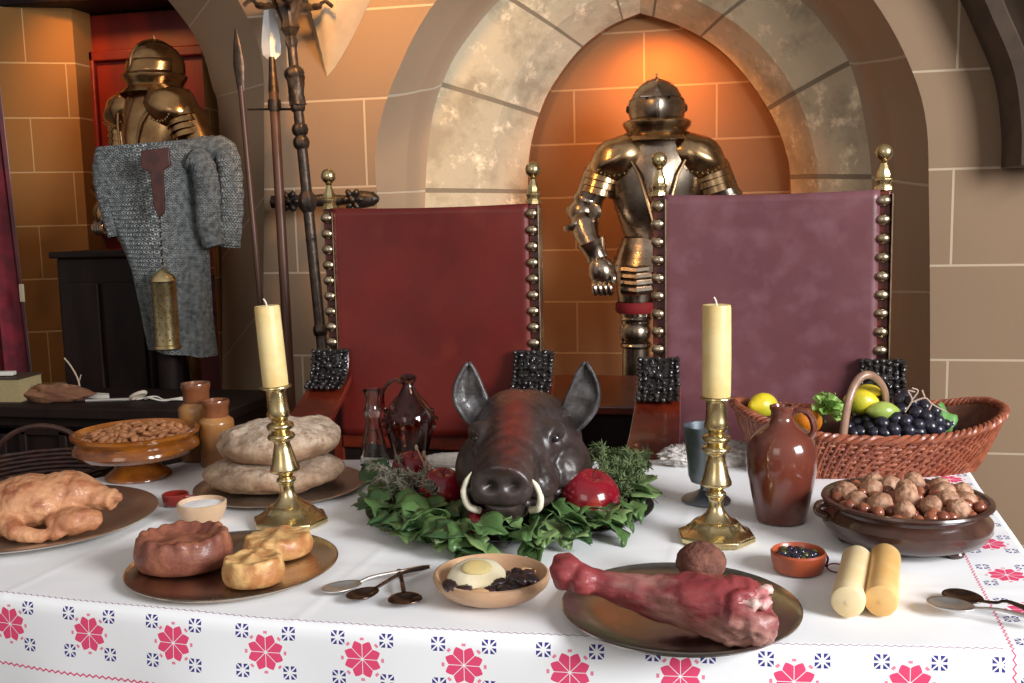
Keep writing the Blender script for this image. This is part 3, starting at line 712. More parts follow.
MB().lathe([(.17, 0), (.17, .02), (.10, .04), (.05, .08), (.022, .12)], 20).build('foot', m_iron, t)
# iron wall bracket with rosettes
p0, p1 = aty(272, 202, 3.66), aty(374, 199, 3.72); c_ = (p0+p1)/2
t = thing('wall_bracket', 'dark wrought iron wall bracket with rosette ends behind the iron standard', 'bracket', tuple(c_), 0)
mb = MB(); Lh = (p1-p0)/2
mb.tube([-Lh, -Lh*.5, V(0, 0, 0), Lh*.5, Lh], [.026, .020, .026, .018, .030], 10, flat=1)
mb.ell(Lh*.75, (.075, .03, .034), None, 18, 10); mb.ell(-Lh*.72, (.07, .03, .034), None, 18, 10); mb.build('bar', m_iron, t)
for s_ in (.62, -.62):
    mb = MB(); mb.ell(Lh*s_+V(0, -.03, 0), .016, None, 12, 8)
    for k in range(6): q = k*PI/3; mb.ell(Lh*s_+V(math.cos(q)*.028, -.022, math.sin(q)*.028), (.018, .012, .012), Matrix.Rotation(-q, 3, 'Y'), 10, 6)
    mb.build('rosette', m_iron, t)
MB().box(V(0, .09, 0), (.04, .18-(.0), .04)).build('wall_arm', m_iron, t)

# ------------------------------------------------------------------ chain mail shirt on its stand
m_mail, nt, b = nodes('chain_mail'); b.inputs['Metallic'].default_value = .35; b.inputs['Roughness'].default_value = .5
uvv = coords(nt, 'UV', (1, 1, 1)); sp = nt.nodes.new('ShaderNodeSeparateXYZ'); lk(nt, uvv, sp.inputs[0])
row = mth(nt, 'MULTIPLY', sp.outputs[1], 64.0); fr_ = mth(nt, 'FRACT', row); fl_ = mth(nt, 'FLOOR', row)
col_ = mth(nt, 'FRACT', mth(nt, 'ADD', mth(nt, 'MULTIPLY', sp.outputs[0], 64.0), mth(nt, 'MULTIPLY', fl_, .5)))
dx_, dy_ = mth(nt, 'SUBTRACT', col_, .5), mth(nt, 'SUBTRACT', fr_, .5)
rr_ = mth(nt, 'SQRT', mth(nt, 'ADD', mth(nt, 'MULTIPLY', dx_, dx_), mth(nt, 'MULTIPLY', dy_, dy_)))
rg = mth(nt, 'SUBTRACT', 1.0, mth(nt, 'MULTIPLY', mth(nt, 'ABSOLUTE', mth(nt, 'SUBTRACT', rr_, .36)), 5.0), clamp=True)
nz = tex(nt, 'Noise', coords(nt), Scale=60.0, Detail=3.0)
lk(nt, mixc(nt, mth(nt, 'MULTIPLY', rg, ramp(nt, nz.outputs[0], .3, .7)), (.09, .10, .10), (.66, .69, .68)), b.inputs['Base Color'])
bump(nt, b, rg, 1.0, .004)
YM = 3.42
pm = aty(168, 350, YM); zt = zz(147, YM, 165); zb_ = zz(352, YM, 190)
t = thing('chain_mail_shirt', 'grey chain mail shirt draped on a stand before the gilded armour', 'chain mail', (pm.x, YM, 0), R(14))
def pxw(u0, u1): return (u1-u0)*mpp(pm)
sil = [(0, -56, 40), (.04, -58, 48), (.10, -56, 46), (.25, -50, 46), (.42, -42, 45), (.6, -30, 45), (.8, -22, 46), (1, -16, 48)]   # t, left px, right px
def mf(s, tt):
    for q0, q1 in zip(sil, sil[1:]):
        if tt <= q1[0]+1e-6: k = (tt-q0[0])/(q1[0]-q0[0]); l_, r_ = lin(q0[1], q1[1], k), lin(q0[2], q1[2], k); break
    a_ = s*2*PI; cx, hw = (l_+r_)/2*mpp(pm), (r_-l_)/2*mpp(pm)
    ct_, st_ = math.cos(a_), math.sin(a_)
    x = cx+hw*math.copysign(abs(ct_)**.75, ct_); y = st_*(.085+.02*tt)*math.copysign(abs(st_)**-.15 if abs(st_) > .05 else 1, 1)
    y += -.016*math.sin(s*42+tt*3)*tt*(st_ < 0)*abs(st_)-.010*math.sin(s*23+tt*8)
    z = lin(zt+.03*0, zb_, tt)+(x*.06+.012)*(1-tt)-.02*tt*math.cos(a_)*1
    return V(x, y, z)
mb = MB(); mb.grid(mf, 96, 80, cu=True, uv=lambda s, tt: (s*1.2, tt*.75)); 
mb.grid(lambda s, tt: lin(mf(s, 0), V(-.04, 0, zt), tt), 96, 4, cu=True, uv=lambda s, tt: (s*1.2, tt*.1))
body = mb.build('mail_body', m_mail, t, angle=0)
def sleeve(path, r0, r1, name, fl_=.8):
    P = cr(path, 40); mb = MB()
    def fn(s, tt):
        i = int(round(tt*40)); tg = (P[min(i+1, 40)]-P[max(i-1, 0)]).normalized(); sd = V(0, 1, 0).cross(tg).normalized(); r = lin(r0, r1, tt)*(1+.05*math.sin(tt*70)); a_ = s*2*PI
        return P[i]+sd*math.cos(a_)*r+V(0, 1, 0)*math.sin(a_)*r*1.3
    mb.grid(fn, 24, 40, cu=True, uv=lambda s, tt: (s*.35, tt*.55)); mb.build(name, m_mail, t, angle=0, solid=.004)
def mp(u, v, dy=0): p = aty(u, v, YM); return V((u-168)*mpp(pm), dy, p.z)
sleeve([mp(195, 152, .0), mp(222, 147, -.01), mp(237, 152, -.01), mp(240, 195, -.01), mp(234, 247, 0)], .045, .040, 'mail_sleeve')
sleeve([mp(207, 158, -.05), mp(217, 165, -.07), mp(221, 190, -.07), mp(220, 225, -.06), mp(224, 246, -.05)], .045, .040, 'mail_sleeve')
sleeve([mp(132, 157, .0), mp(122, 161, -.02), mp(119, 185, -.02), mp(126, 236, 0)], .040, .032, 'mail_sleeve')
# stand
t = thing('display_stand', 'dark wooden post carrying the chain mail shirt above the sideboard', 'stand', (pm.x, YM+.01, 0), 0)
MB().tube([V(0, 0, 0), V(0, 0, zt-.03)], .045, 12).build('post', m_darkwood, t)
MB().tube([V(-.20, 0, zt-.05), V(.13, 0, zt-.03)], .02, 10).build('cross_bar', m_darkwood, t)
MB().box((0, 0, .03), (.5, .5, .06)).build('foot', m_darkwood, t, bevel=.01)
p = aty(116, 300, 3.66)
t = thing('dark_cabinet', 'tall black-stained wooden cabinet in shade behind the chain mail, before the red door', 'cabinet', (p.x+.03, 3.66, 0), 0)
zc_ = aty(100, 256, 3.66).z
MB().box((0, 0, zc_/2), (.40, .26, zc_)).build('body', m_darkwood, t, bevel=.012); MB().box((0, 0, zc_+.01), (.44, .29, .025)).build('top', m_darkwood, t, bevel=.006)
for sx in (-1, 1): MB().box((sx*.095, -.138, zc_*.5), (.17, .02, zc_-.2)).build('door', m_darkwood, t, bevel=.006)
# pierced brass lantern hanging on a strap in front of the mail
YL = YM-.17
pt, pb_ = aty(163, 150, YL), aty(168, 349, YL); w1 = mpp(pb_)
t = thing('brass_lantern', 'pierced brass cylinder lantern hanging on a brown strap before the chain mail', 'lantern', (pb_.x, YL, pb_.z), YAW)
hz = lambda v: aty(168, v, YL).z-pb_.z
MB().lathe([(.0465, 0), (.050, .004), (.050, .014), (.044, .018), (.044, hz(283)), (.047, hz(281)), (.040, hz(276)), (.020, hz(271)), (.006, hz(268))], 32).build('body', m_brass, t)
mb = MB()
for i in range(9):
    for j in range(12):
        a_ = (j+.5*(i % 2))*PI/6; z = .035+i*(hz(290)-.05)/8; mb.ell((.0405*math.cos(a_), .0405*math.sin(a_), z), (.0045, .0045, .0050), None, 8, 6)
mb.build('piercings', m_steel_dk, t)
mb = MB(); z0_, z1_ = hz(268), hz(214)
nl = 12
for i in range(nl):
    zc = lin(z0_, z1_, (i+.5)/nl); hh = (z1_-z0_)/nl*.68; a0_ = (i % 2)*PI/2
    mb.tube([V(math.sin(q)*.005*math.cos(a0_), math.sin(q)*.005*math.sin(a0_), zc+math.cos(q)*hh) for q in [k*PI/5 for k in range(10)]], .0013, 5, closed=True)
mb.build('chain', m_iron, t)
m_strap = mat('brown_strap_leather', (.075, .022, .016), (.04, .012, .010), 20, rough=.4)
mb = MB(); mb.prism([(-.050, hz(168)), (-.050, hz(150)), (.050, hz(147)), (.052, hz(166)), (.026, hz(170)), (.022, hz(212)), (.0, hz(218)), (-.018, hz(206)), (-.022, hz(172))], -.008, .004); mb.build('hanging_strap', m_strap, t, bevel=.003)
# ------------------------------------------------------------------ curtain, sideboard and what lies on it
m_curt = mat('crimson_velvet', (.20, .006, .020), (.10, .003, .010), 10, rough=.8, sheen=.4)
pc0, pc1 = aty(-60, 300, 3.75), aty(30, 380, 3.75)
mb = MB(); 
def cf(s, tt):
    x = lin(pc0.x, lin(pc1.x, aty(-16, 60, 3.75).x, tt), s); return V(x, 3.75+.045*math.sin(s*34)+.015*math.sin(s*71+tt*3), lin(.02, 2.9, tt))
mb.grid(cf, 120, 12); tag(mb.build('curtain', m_curt, angle=0), 'crimson velvet curtain hanging at the far left before the orange stone pier', 'curtain')
p = aty(22, 293, 3.66)
tag(MB().box((0, 0, 0), (.022, .008, .075)).build('cord_tag', mat('ivory_tag', (.42, .34, .22), rough=.6), loc=p, bevel=.003), 'small pale tag hanging at the edge of the crimson curtain', 'tag')
sl, sr = aty(-80, 405, 2.98), aty(236, 405, 3.02)
SZ = aty(90, 407, 2.98).z
t = thing('sideboard', 'low dark oak sideboard behind the table at left, cluttered with small things', 'sideboard', ((sl.x+sr.x)/2, 3.16, 0), 0)
wd = sr.x-sl.x
MB().box((0, 0, SZ-.02), (wd, .40, .04)).build('top', m_darkwood, t, bevel=.006)
MB().box((0, .01, (SZ-.04)/2), (wd-.06, .34, SZ-.04)).build('carcass', m_darkwood, t)
mb = MB()
for i in range(4):
    x = lin(-wd/2+.12, wd/2-.12, (i+.5)/4)
    mb = MB(); 
    for q in (-1, 1): mb.box((x+q*.16, -.168, SZ/2), (.03, .02, SZ-.16)); mb.box((x, -.168, SZ/2+q*(SZ/2-.09)), (.35, .02, .03))
    mb.build('panel_frame', m_darkwood, t, bevel=.004)
def onside(u, v): p = atz(u, v, SZ); p.y = min(max(p.y, 3.0), 3.3); return aty(u, v, p.y) if False else p
m_paper = mat('pale_paper', (.62, .58, .50), rough=.8)
p = atz(6, 400, SZ)
t = thing('old_book', 'thick old tan book lying at the far left of the sideboard', 'book', (p.x, p.y, SZ+.0), R(4))
MB().box((0, 0, .045), (.20, .13, .08)).build('pages', mat('book_pages', (.36, .29, .14), (.28, .21, .10), 60, rough=.9, stretch=(1, 1, 14)), t)
for z in (.0025, .0875): MB().box((0, 0, z), (.21, .14, .005)).build('cover', mat('book_cover', (.05, .03, .02), rough=.6), t)
tag(MB().box((0, 0, .008), (.07, .03, .014)).build('paper_packet', m_paper, loc=(p.x+.02, p.y-.02, SZ+.092), rz=R(12), bevel=.002), 'small white packet lying on top of the old tan book', 'packet')
p = atz(52, 401, SZ); mb = MB(); mb.ell((0, 0, .010), (.13, .06, .034), None, 30, 16, lambda d: 1+.35*fbm(d, 2.4, 3))
tag(mb.build('crumpled_rag', mat('brown_rag', (.26, .12, .06), (.15, .06, .03), 12, rough=.9), loc=(p.x, p.y+.02, SZ+.012), angle=0), 'crumpled brown cloth lying on the sideboard beside the old book', 'cloth')
p = atz(72, 399, SZ); mb = MB()
mb.tube(cr([V(0, 0, 0), V(-.005, 0, .06), V(-.03, .0, .11), V(-.055, 0, .14)], 10), .003, 6); mb.tube([V(-.004, 0, .05), V(.008, 0, .08)], .002, 5); mb.ell((0, 0, .008), (.014, .01, .009), None, 10, 6)
tag(mb.build('dried_twig', mat('pale_twig', (.42, .32, .22), rough=.8), loc=(p.x, p.y+.05, SZ)), 'thin pale dried twig standing up behind the brown cloth on the sideboard', 'twig')
p = atz(98, 398, SZ); mb = MB(); mb.prism([(-.045, -.01), (-.03, .028), (.03, .022), (.058, -.018), (.01, -.022)], .0, .012, ax='z')
tag(mb.build('folded_paper', m_paper, loc=(p.x, p.y, SZ+.002)), 'folded white paper lying mid sideboard behind the nut bowl', 'paper')
p = atz(130, 401, SZ)
t = thing('metal_tool', 'pale metal tool with a round looped end lying on the sideboard', 'tool', (p.x, p.y, SZ+.006), R(10))
MB().tube([V(-.15, -.015, 0), V(.0, 0, .0)], .006, 8).build('handle', mat('dull_pewter', (.45, .42, .38), rough=.4, metal=.7), t)
MB().tube([V(.03+.026*math.cos(q), .0+.012*math.sin(q), .014+.012*math.cos(q+.6)) for q in [k*PI/8 for k in range(16)]], .007, 8, closed=True).build('ring', mat('dull_ivory', (.50, .42, .32), rough=.5), t)
mb = MB(); p = atz(165, 401, SZ)
for k in range(4): mb.tube(cr([V(-.11+.01*k, .02*math.sin(k), .004), V(-.05, .02*math.cos(k*2), .012), V(.0, -.015*math.sin(k), .004), V(.06, .02*math.cos(k), .010), V(.10, 0, .004)], 20), .0028, 6)
tag(mb.build('string_coil', m_paper, loc=(p.x, p.y, SZ)), 'loose pale string lying on the sideboard near the stoneware jars', 'string')
# dark wicker basket on a bench, behind the roast fowl
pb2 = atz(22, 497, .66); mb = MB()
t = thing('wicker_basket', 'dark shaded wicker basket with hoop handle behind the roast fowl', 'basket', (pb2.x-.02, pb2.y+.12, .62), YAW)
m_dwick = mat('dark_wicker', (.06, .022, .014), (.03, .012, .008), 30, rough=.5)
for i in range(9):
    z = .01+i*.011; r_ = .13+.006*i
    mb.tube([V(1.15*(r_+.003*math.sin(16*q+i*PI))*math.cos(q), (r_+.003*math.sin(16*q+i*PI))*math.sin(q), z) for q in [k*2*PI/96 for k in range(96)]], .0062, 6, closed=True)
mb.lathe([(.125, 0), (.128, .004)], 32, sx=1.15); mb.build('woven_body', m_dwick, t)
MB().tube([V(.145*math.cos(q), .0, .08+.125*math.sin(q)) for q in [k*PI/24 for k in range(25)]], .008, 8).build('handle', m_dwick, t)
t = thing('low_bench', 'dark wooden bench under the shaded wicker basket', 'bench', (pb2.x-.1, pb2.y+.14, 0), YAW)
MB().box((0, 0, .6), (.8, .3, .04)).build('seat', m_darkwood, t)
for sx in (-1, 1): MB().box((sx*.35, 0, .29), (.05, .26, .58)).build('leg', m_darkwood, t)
# ------------------------------------------------------------------ table wares
m_pewter = mat('worn_copper_platter', (.60, .50, .41), (.46, .36, .27), 7, .35, .65, rough=.25, metal=1, rvar=.2, c3=(.62, .55, .47), sc3=14, f3=(.5, .65))
m_silver = mat('dull_silver_platter', (.66, .60, .53), (.52, .46, .39), 8, rough=.36, metal=1, rvar=.2)
m_amber = mat('amber_glazed_earthenware', (.36, .115, .012), (.20, .055, .008), 10, rough=.12, coat=.8, stretch=(1, 1, 2.5), c3=(.10, .03, .010), sc3=18, f3=(.58, .75))
m_stonew = mat('salt_glazed_stoneware', (.42, .20, .060), (.30, .12, .035), 8, rough=.28, coat=.5, stretch=(1, 1, .6), bmp=.08)
m_stonew2 = mat('brown_salt_glaze_collar', (.22, .075, .028), (.15, .05, .02), 12, rough=.25, coat=.6)
m_jug = mat('brown_glazed_jug', (.155, .036, .020), (.085, .022, .016), 6, .35, .65, rough=.16, coat=.7, c3=(.22, .10, .075), sc3=11, f3=(.55, .72), bmp=.05)
m_dkpot = mat('dark_brown_glaze', (.060, .024, .015), (.035, .015, .011), 6, rough=.24, coat=.5, c3=(.10, .045, .03), sc3=12, f3=(.5, .7))
m_terra = mat('red_terracotta', (.42, .085, .028), (.30, .055, .02), 20, rough=.35, coat=.3)
m_wax = mat('cream_beeswax', (.78, .62, .30), (.70, .50, .20), 14, rough=.42, sss=.15)
m_crust0 = mat('dusty_bread_crust_base', (.62, .50, .38), (.44, .29, .18), 13, .42, .62, rough=.85, bmp=.6, bsc=70, bd=.004, c3=(.26, .13, .065), sc3=9, f3=(.56, .70))
m_pie = mat('dark_baked_crust', (.33, .12, .065), (.19, .058, .038), 30, rough=.5, coat=.15, bmp=.8, bsc=90, bd=.003, c3=(.16, .045, .028), sc3=12, f3=(.5, .68))
m_pie2 = mat('golden_pastry', (.70, .43, .17), (.52, .25, .085), 22, rough=.5, coat=.15, bmp=.8, bsc=60, bd=.004, c3=(.42, .16, .055), sc3=22, f3=(.50, .66))
m_green = mat('ivy_leaf', (.065, .13, .038), (.11, .19, .060), 9, rough=.36, spec=.5, bmp=.2, bsc=60, c3=(.20, .30, .11), sc3=16, f3=(.55, .75))
m_herb = mat('rosemary_green', (.10, .15, .055), (.20, .25, .11), 30, rough=.6)
m_herb2 = mat('dry_grey_herb', (.30, .27, .21), (.20, .20, .14), 30, rough=.7)
m_apple = mat('deep_red_apple', (.26, .007, .018), (.16, .004, .010), 6, rough=.16, coat=.6, c3=(.45, .07, .03), sc3=10, f3=(.6, .8))
m_glass = mat('clear_glass', (.90, .95, .93), rough=.02, trans=1, ior=1.45)
m_brownglass = mat('smoky_brown_glass', (.42, .20, .14), rough=.03, trans=1, ior=1.5)
m_pewt = mat('grey_pewter', (.24, .27, .30), (.15, .17, .19), 14, rough=.36, metal=.85, rvar=.2)
m_spoon = mat('tinned_spoon', (.78, .76, .74), (.60, .58, .55), 14, rough=.36, metal=1)
m_spoon2 = mat('dark_bronze_spoon', (.17, .11, .08), (.09, .06, .05), 14, rough=.25, metal=1)

def platter(name, label, u, v, hw, m, ry=1.0, deep=.016, rim=.16, cat='platter', rz=YAW):
    p, s = tb(u, v); r = hw*s
    t = MB().lathe([(r*.60, .001), (r*.70, .002), (r*(1-rim), deep*.55), (r*.97, deep), (r, deep*1.05), (r*1.003, deep*1.25), (r*.99, deep*1.35), (r*(.99-rim), deep*.85), (r*.70, .006), (r*.3, .005), (.0005, .005)], 72, sy=ry).build(name, m, loc=(p.x, p.y, TZ+.004), rz=rz)
    tag(t, label, cat); return t, p, r
m_crust, nt, b = nodes('dusty_bread_crust'); b.inputs['Roughness'].default_value = .9; co = coords(nt); sp = nt.nodes.new('ShaderNodeSeparateXYZ'); lk(nt, co, sp.inputs[0])
na, nb_, nc = tex(nt, 'Noise', co, Scale=22.0, Detail=8.0, Roughness=.7), tex(nt, 'Noise', co, Scale=70.0, Detail=6.0, Roughness=.7), tex(nt, 'Noise', co, Scale=9.0, Detail=4.0)
c = mixc(nt, ramp(nt, na.outputs[0], .36, .64), (.47, .32, .20), (.22, .105, .05)); flour = mth(nt, 'MULTIPLY', ramp(nt, mth(nt, 'ADD', sp.outputs[2], mth(nt, 'MULTIPLY', nc.outputs[0], .05)), .055, .105), ramp(nt, nb_.outputs[0], .36, .6), clamp=True)
c = mixc(nt, mth(nt, 'MULTIPLY', flour, .75), c, (.74, .64, .52)); lk(nt, c, b.inputs['Base Color']); pv = bump(nt, b, na.outputs[0], .7, .006); bump(nt, b, nb_.outputs[0], .7, .004, pv)
# candlesticks
cs_prof = [(40, 360), (41, 357), (27, 352), (25, 345), (27, 300), (31, 286), (28, 281), (22, 276), (21, 268), (33, 262), (35, 256), (33, 250), (25, 246), (23, 240), (33, 235), (36, 229), (33, 223), (22, 218), (20, 212), (24, 195), (31, 165), (38, 146), (38, 140), (33, 136), (19, 130), (17, 124), (24, 118), (25, 112), (20, 107), (17, 98), (19, 80), (26, 66), (38, 54), (50, 46)]
def candlestick(label, u, v, hpx, rz, lean=0):
    p, s = tb(u, v); k = hpx*s/360*1.02
    t = thing('candlestick', label, 'candlestick', (p.x, p.y, TZ+.003), rz)
    MB().lathe([(r*k, z*k) for r, z in cs_prof], 40).build('stem', m_brass, t, angle=60, rot=Euler((0, 0, YAW-rz)).to_matrix().__matmul__(Matrix.Rotation(lean, 3, 'Y')).to_euler())
    mb = MB(); mb.lathe([(r*k*1.0, z*k) for r, z in [(92, 0), (98, 2), (98, 14), (92, 18), (84, 20), (66, 34), (56, 46), (40, 50)]], 8, ph=PI/8, fn=lambda a, z: 1.0 if (int(round((a-PI/8)/(PI/4))) % 2 == 0 or True) else .92)
    # square foot with cut corners
    vs = []; base = mb.build('base', m_brass, t, bevel=.0015, angle=25)
    for vv in base.data.vertices:
        a = math.atan2(vv.co.y, vv.co.x); 
        f = 1+.10*(abs(math.cos(2*a))-.7); vv.co.x *= f; vv.co.y *= f
    MB().lathe([(r*k, z*k) for r, z in [(50, 40), (56, 34), (60, 38), (54, 46), (44, 50)]], 40).build('foot_ring', m_brass, t)
    return p, k, s
def candle(label, base, k, s, hpx, wpx, lean=0):
    L_ = 360*k+.001; o_ = Matrix.Rotation(YAW, 3, 'Z') @ V(L_*math.sin(lean), 0, L_*math.cos(lean)); t = thing('candle', label, 'candle', (base.x+o_.x, base.y+o_.y, TZ+.003+o_.z), YAW)
    h, r = hpx*s, wpx/2*s; 
    mb = MB(); mb.lathe([(r*.98, 0), (r, .01), (r, h*.4), (r*.985, h*.97), (r*.93, h), (r*.6, h-.002), (.001, h-.004)], 36, fn=lambda a, z: 1+.010*math.sin(3*a+z*40)+.008*math.sin(2*a-z*60))
    mb.build('wax_body', m_wax, t, angle=50, rot=(0, lean, 0))
    MB().tube(cr([V(0, 0, h-.004), V(-.001, 0, h+.006), V(-.005, 0, h+.014)], 6), .0016, 6).build('wick', mat('wick', (.75, .7, .6), rough=.8), t, rot=(0, lean, 0))
p, k, s = candlestick('left brass candlestick, standing before the stacked loaves', 291, 524, 136, R(30), R(-3.4)); candle('left cream candle, in the brass candlestick before the loaves', p, k, s, 79, 25, R(-3.4))
p, k, s = candlestick('right brass candlestick, standing between pewter goblet and brown jug', 716, 540, 141, R(10)); candle('right cream candle, in the brass candlestick beside the brown jug', p, k, s, 90, 28)
# bread on its plate
def stackplate(): return platter('round_platter', 'flat metal platter under the two stacked bread loaves', 281, 489, 84, m_silver, rim=.1, deep=.008)
_, p, r = stackplate(); s = mpp(p)
def loaf(label, u, rx, ry, z, h, seed, rz=YAW):
    q = V(p.x, p.y, 0)+_R0*((u-281)*s)
    mb = MB(); pr_ = []
    for i in range(33):
        a_ = -PI/2+PI*i/32; c_, s_ = math.cos(a_), math.sin(a_); pr_.append((max(1e-4, max(c_, 0)**.62)*(1-.06*max(0, s_)), h*.5+h*.5*math.copysign(abs(s_)**.9, s_)))
    mb.lathe(pr_, 90, sx=rx*s, sy=ry*s, cap=False)
    for i, vv in enumerate(mb.v):
        x, y, zz_ = vv; k = max(0, (zz_-h*.3)/h)
        n_ = .010*fbm((x, y, zz_), 9, seed)+.006*fbm((x, y, zz_), 25, seed)
        rr = math.hypot(x, y)/(rx*s); zb = max(zz_, 0.001+.004*(rr)) if zz_ < h*.25 else zz_
        mb.v[i] = (x*(1+n_*3), y*(1+n_*3), zb+n_*(1 if zz_ > .01 else 0)+.006*math.sin(x*30+seed)*k)
    return tag(mb.build('bread_loaf', m_crust, loc=(q.x, q.y, z), rz=rz, angle=0), label, 'bread', 'stacked round loaves')
loaf('flat round bread loaf at the bottom of the stack behind the left candlestick', 276, 69, 64, TZ+.012, .066, 2)
loaf('flour-dusted round bread loaf on top of the stack behind the left candlestick', 282, 61, 57, TZ+.074, .084, 9, YAW+R(40))
# stoneware jars
def jar(label, u, v, hpx, bw, nw):
    p, s = tb(u, v); h = hpx*s; b, n = bw/2*s, nw/2*s
    t = thing('stoneware_jar', label, 'jar', (p.x, p.y, TZ+.003), YAW, 'stoneware jars')
    MB().lathe([(b*.94, 0), (b, .004), (b*1.0, h*.60), (b*1.0, h*.66), (b*.95, h*.70), (n*1.05, h*.735), (n*.98, h*.75)], 36).build('body', m_stonew, t)
    MB().lathe([(n*.97, h*.735), (n*.97, h*.78), (n*1.0, h*.90), (n*1.06, h*.93), (n*1.1, h*.97), (n*1.06, h), (n*.85, h), (n*.8, h*.93), (n*.8, h*.80)], 36).build('neck', m_stonew2 if bw > 33 else m_stonew, t)
jar('taller stoneware jar with brown collar, behind the shorter jar', 200, 460, 77, 36, 26)
jar('shorter tan stoneware jar standing between the almond bowl and the loaves', 219, 466, 66, 34, 25)
# pedestal bowl of almonds
p, s = tb(139, 478)
t = thing('pedestal_bowl', 'amber glazed footed earthenware bowl heaped with almonds', 'bowl', (p.x, p.y, TZ+.003), YAW); K = s
bowlp = [(31, 0), (33, 2), (32, 6), (24, 13), (20, 20), (26, 25), (44, 29), (57, 33), (62, 40), (61, 46), (57, 51), (58, 55), (62.5, 59), (63, 63), (60, 64), (56, 60), (52, 50), (40, 45), (.5, 43)]
MB().lathe([(a*K*.97, b*K*.75) for a, b in bowlp], 64).build('bowl', m_amber, t)
m_alm = mat('almond_skin', (.44, .19, .08), (.30, .115, .045), 40, rough=.6, bmp=.4, bsc=200, bd=.001)
al0 = MB().ell((0, 0, 0), (.0165, .0095, .0065), None, 14, 8, lambda d: 1-.28*max(0, d.x)*max(0, d.x)).build('almond', m_alm, angle=0)
m2 = [al0.data]
q = random.Random(11); spots = []
for i in range(4000):
    a, r_ = q.uniform(0, 2*PI), math.sqrt(q.random())*51*K; x, y = r_*math.cos(a), r_*math.sin(a); lay = len([1 for w in spots if math.hypot(x-w[0], y-w[1]) < .0150])
    if lay == 0 or (lay == 1 and q.random() < .10 and r_ < 42*K): spots.append((x, y, lay))
    if len(spots) > 170: break
for i, (x, y, lay) in enumerate(spots):
    o = al0 if i == 0 else al0.copy()
    if i: COL.objects.link(o)
    rr = math.hypot(x, y)/(51*K)
    o.location = (p.x+x, p.y+y, TZ+.003+K*(41.5+4.0*(1-rr*rr))+lay*.010); o.rotation_euler = (q.uniform(-.5, .5), q.uniform(-.4, .4), q.uniform(0, 6.3))
    tag(o, 'shelled brown almond heaped in the amber footed bowl', 'almond', 'almonds in the footed bowl')
# fill under the visible almonds is the heap itself; a second hidden layer closes the gaps
for i in range(80):
    a, r_ = q.uniform(0, 2*PI), math.sqrt(q.random())*50*K; o = al0.copy(); COL.objects.link(o)
    o.location = (p.x+r_*math.cos(a), p.y+r_*math.sin(a), TZ+.003+K*39); o.rotation_euler = (q.uniform(-.3, .3), q.uniform(-.3, .3), q.uniform(0, 6.3))
# ramekins at left
p, s = tb(176, 506)
t = thing('sauce_pot', 'tiny dark red glazed pot with side handle, left of the salt bowl', 'pot', (p.x, p.y, TZ+.003), YAW)
MB().lathe([(10*s, 0), (12.5*s, 2*s), (13*s, 11*s), (12*s, 12*s), (11*s, 11*s), (10.5*s, 4*s), (.001, 3*s)], 32).build('body', mat('wine_red_glaze', (.22, .018, .012), rough=.15, coat=.8), t)
MB().tube(cr([V(12*s, 0, 8*s), V(20*s, 0, 7*s), V(24*s, 0, 4*s), V(16*s, 0, 3*s)], 12), 2*s, 8).build('handle', bpy.data.materials['wine_red_glaze'], t)
p, s = tb(203, 522)
t = thing('salt_bowl', 'small buff clay bowl of white salt behind the dark pie', 'bowl', (p.x, p.y, TZ+.003), YAW)
MB().lathe([(17*s, 0), (20*s, 3*s), (23.5*s, 12*s), (24*s, 19*s), (22.5*s, 20*s), (21*s, 18*s), (19*s, 12*s), (.001, 11*s)], 40).build('body', mat('buff_clay', (.60, .42, .28), (.5, .33, .2), 14, rough=.5), t)
MB().lathe([(21.2*s, 13*s), (21.4*s, 16.2*s), (14*s, 17.5*s), (.001, 18*s)], 40).build('salt', mat('white_salt', (.88, .87, .86), rough=.9, bmp=.5, bsc=300), t)
# pies
def pie(name, label, u, v, hw, hpx, m, seed, crimps, sunk, z=.012, rz=YAW, oval=.92, fold=0):
    p, s = tb(u, v, TZ+z); r, h = hw*s, hpx*s
    mb = MB(); q = random.Random(seed)
    prof = [(.001, .000), (.80, 0), (.90, .04), (.98, .22), (1.0, .45), (.985, .62), (.955, .74), (.935, .84), (.92, .93), (.87, 1.0), (.78, 1.0), (.70, .93-sunk*.15), (.58, .87-sunk*.25), (.40, .86-sunk*.22), (.2, .88-sunk*.15), (.001, .90-sunk*.1)]
    N = 160
    for i, (a, b) in enumerate(prof):
        for k in range(N):
            th = 2*PI*k/N; cw = (0, 0, 0, 0, 0, .1, .35, .6, .9, 1, 1, .9, .5, .1, 0, 0)[i]
            ph = th*crimps+.6*math.sin(th*3+seed); wv = math.sin(ph)
            rr = a*r*(1+.022*cw*wv+.03*fbm((math.cos(th), math.sin(th), b), 1.5, seed)); zz_ = b*h*(1+.022*cw*math.copysign(abs(wv)**.5, wv)+.03*cw*math.sin(ph*.37+2))
            if i > 10: zz_ += h*.04*fbm((rr*math.cos(th)*30, rr*math.sin(th)*30, 0), 1, seed)+fold*h*.22*math.exp(-((rr*math.sin(th+seed)/r)/.22)**2)*(1-a)
            mb.v.append((rr*math.cos(th), rr*math.sin(th)*oval, zz_))
    for i in range(len(prof)-1):
        for k in range(N): k2 = (k+1) % N; mb.f.append((i*N+k, i*N+k2, (i+1)*N+k2, (i+1)*N+k))
    return tag(mb.build(name, m, loc=(p.x, p.y, TZ+z+.001), rz=rz, angle=0), label, 'pie')
platter('round_platter', 'round copper-toned platter carrying the three raised pies', 234, 571, 103, m_pewter, rim=.05, deep=.010)
pie('raised_pie', 'large dark brown raised pie with crimped rim, left on the copper platter', 185, 565, 48, 33, m_pie, 3, 17, .35)
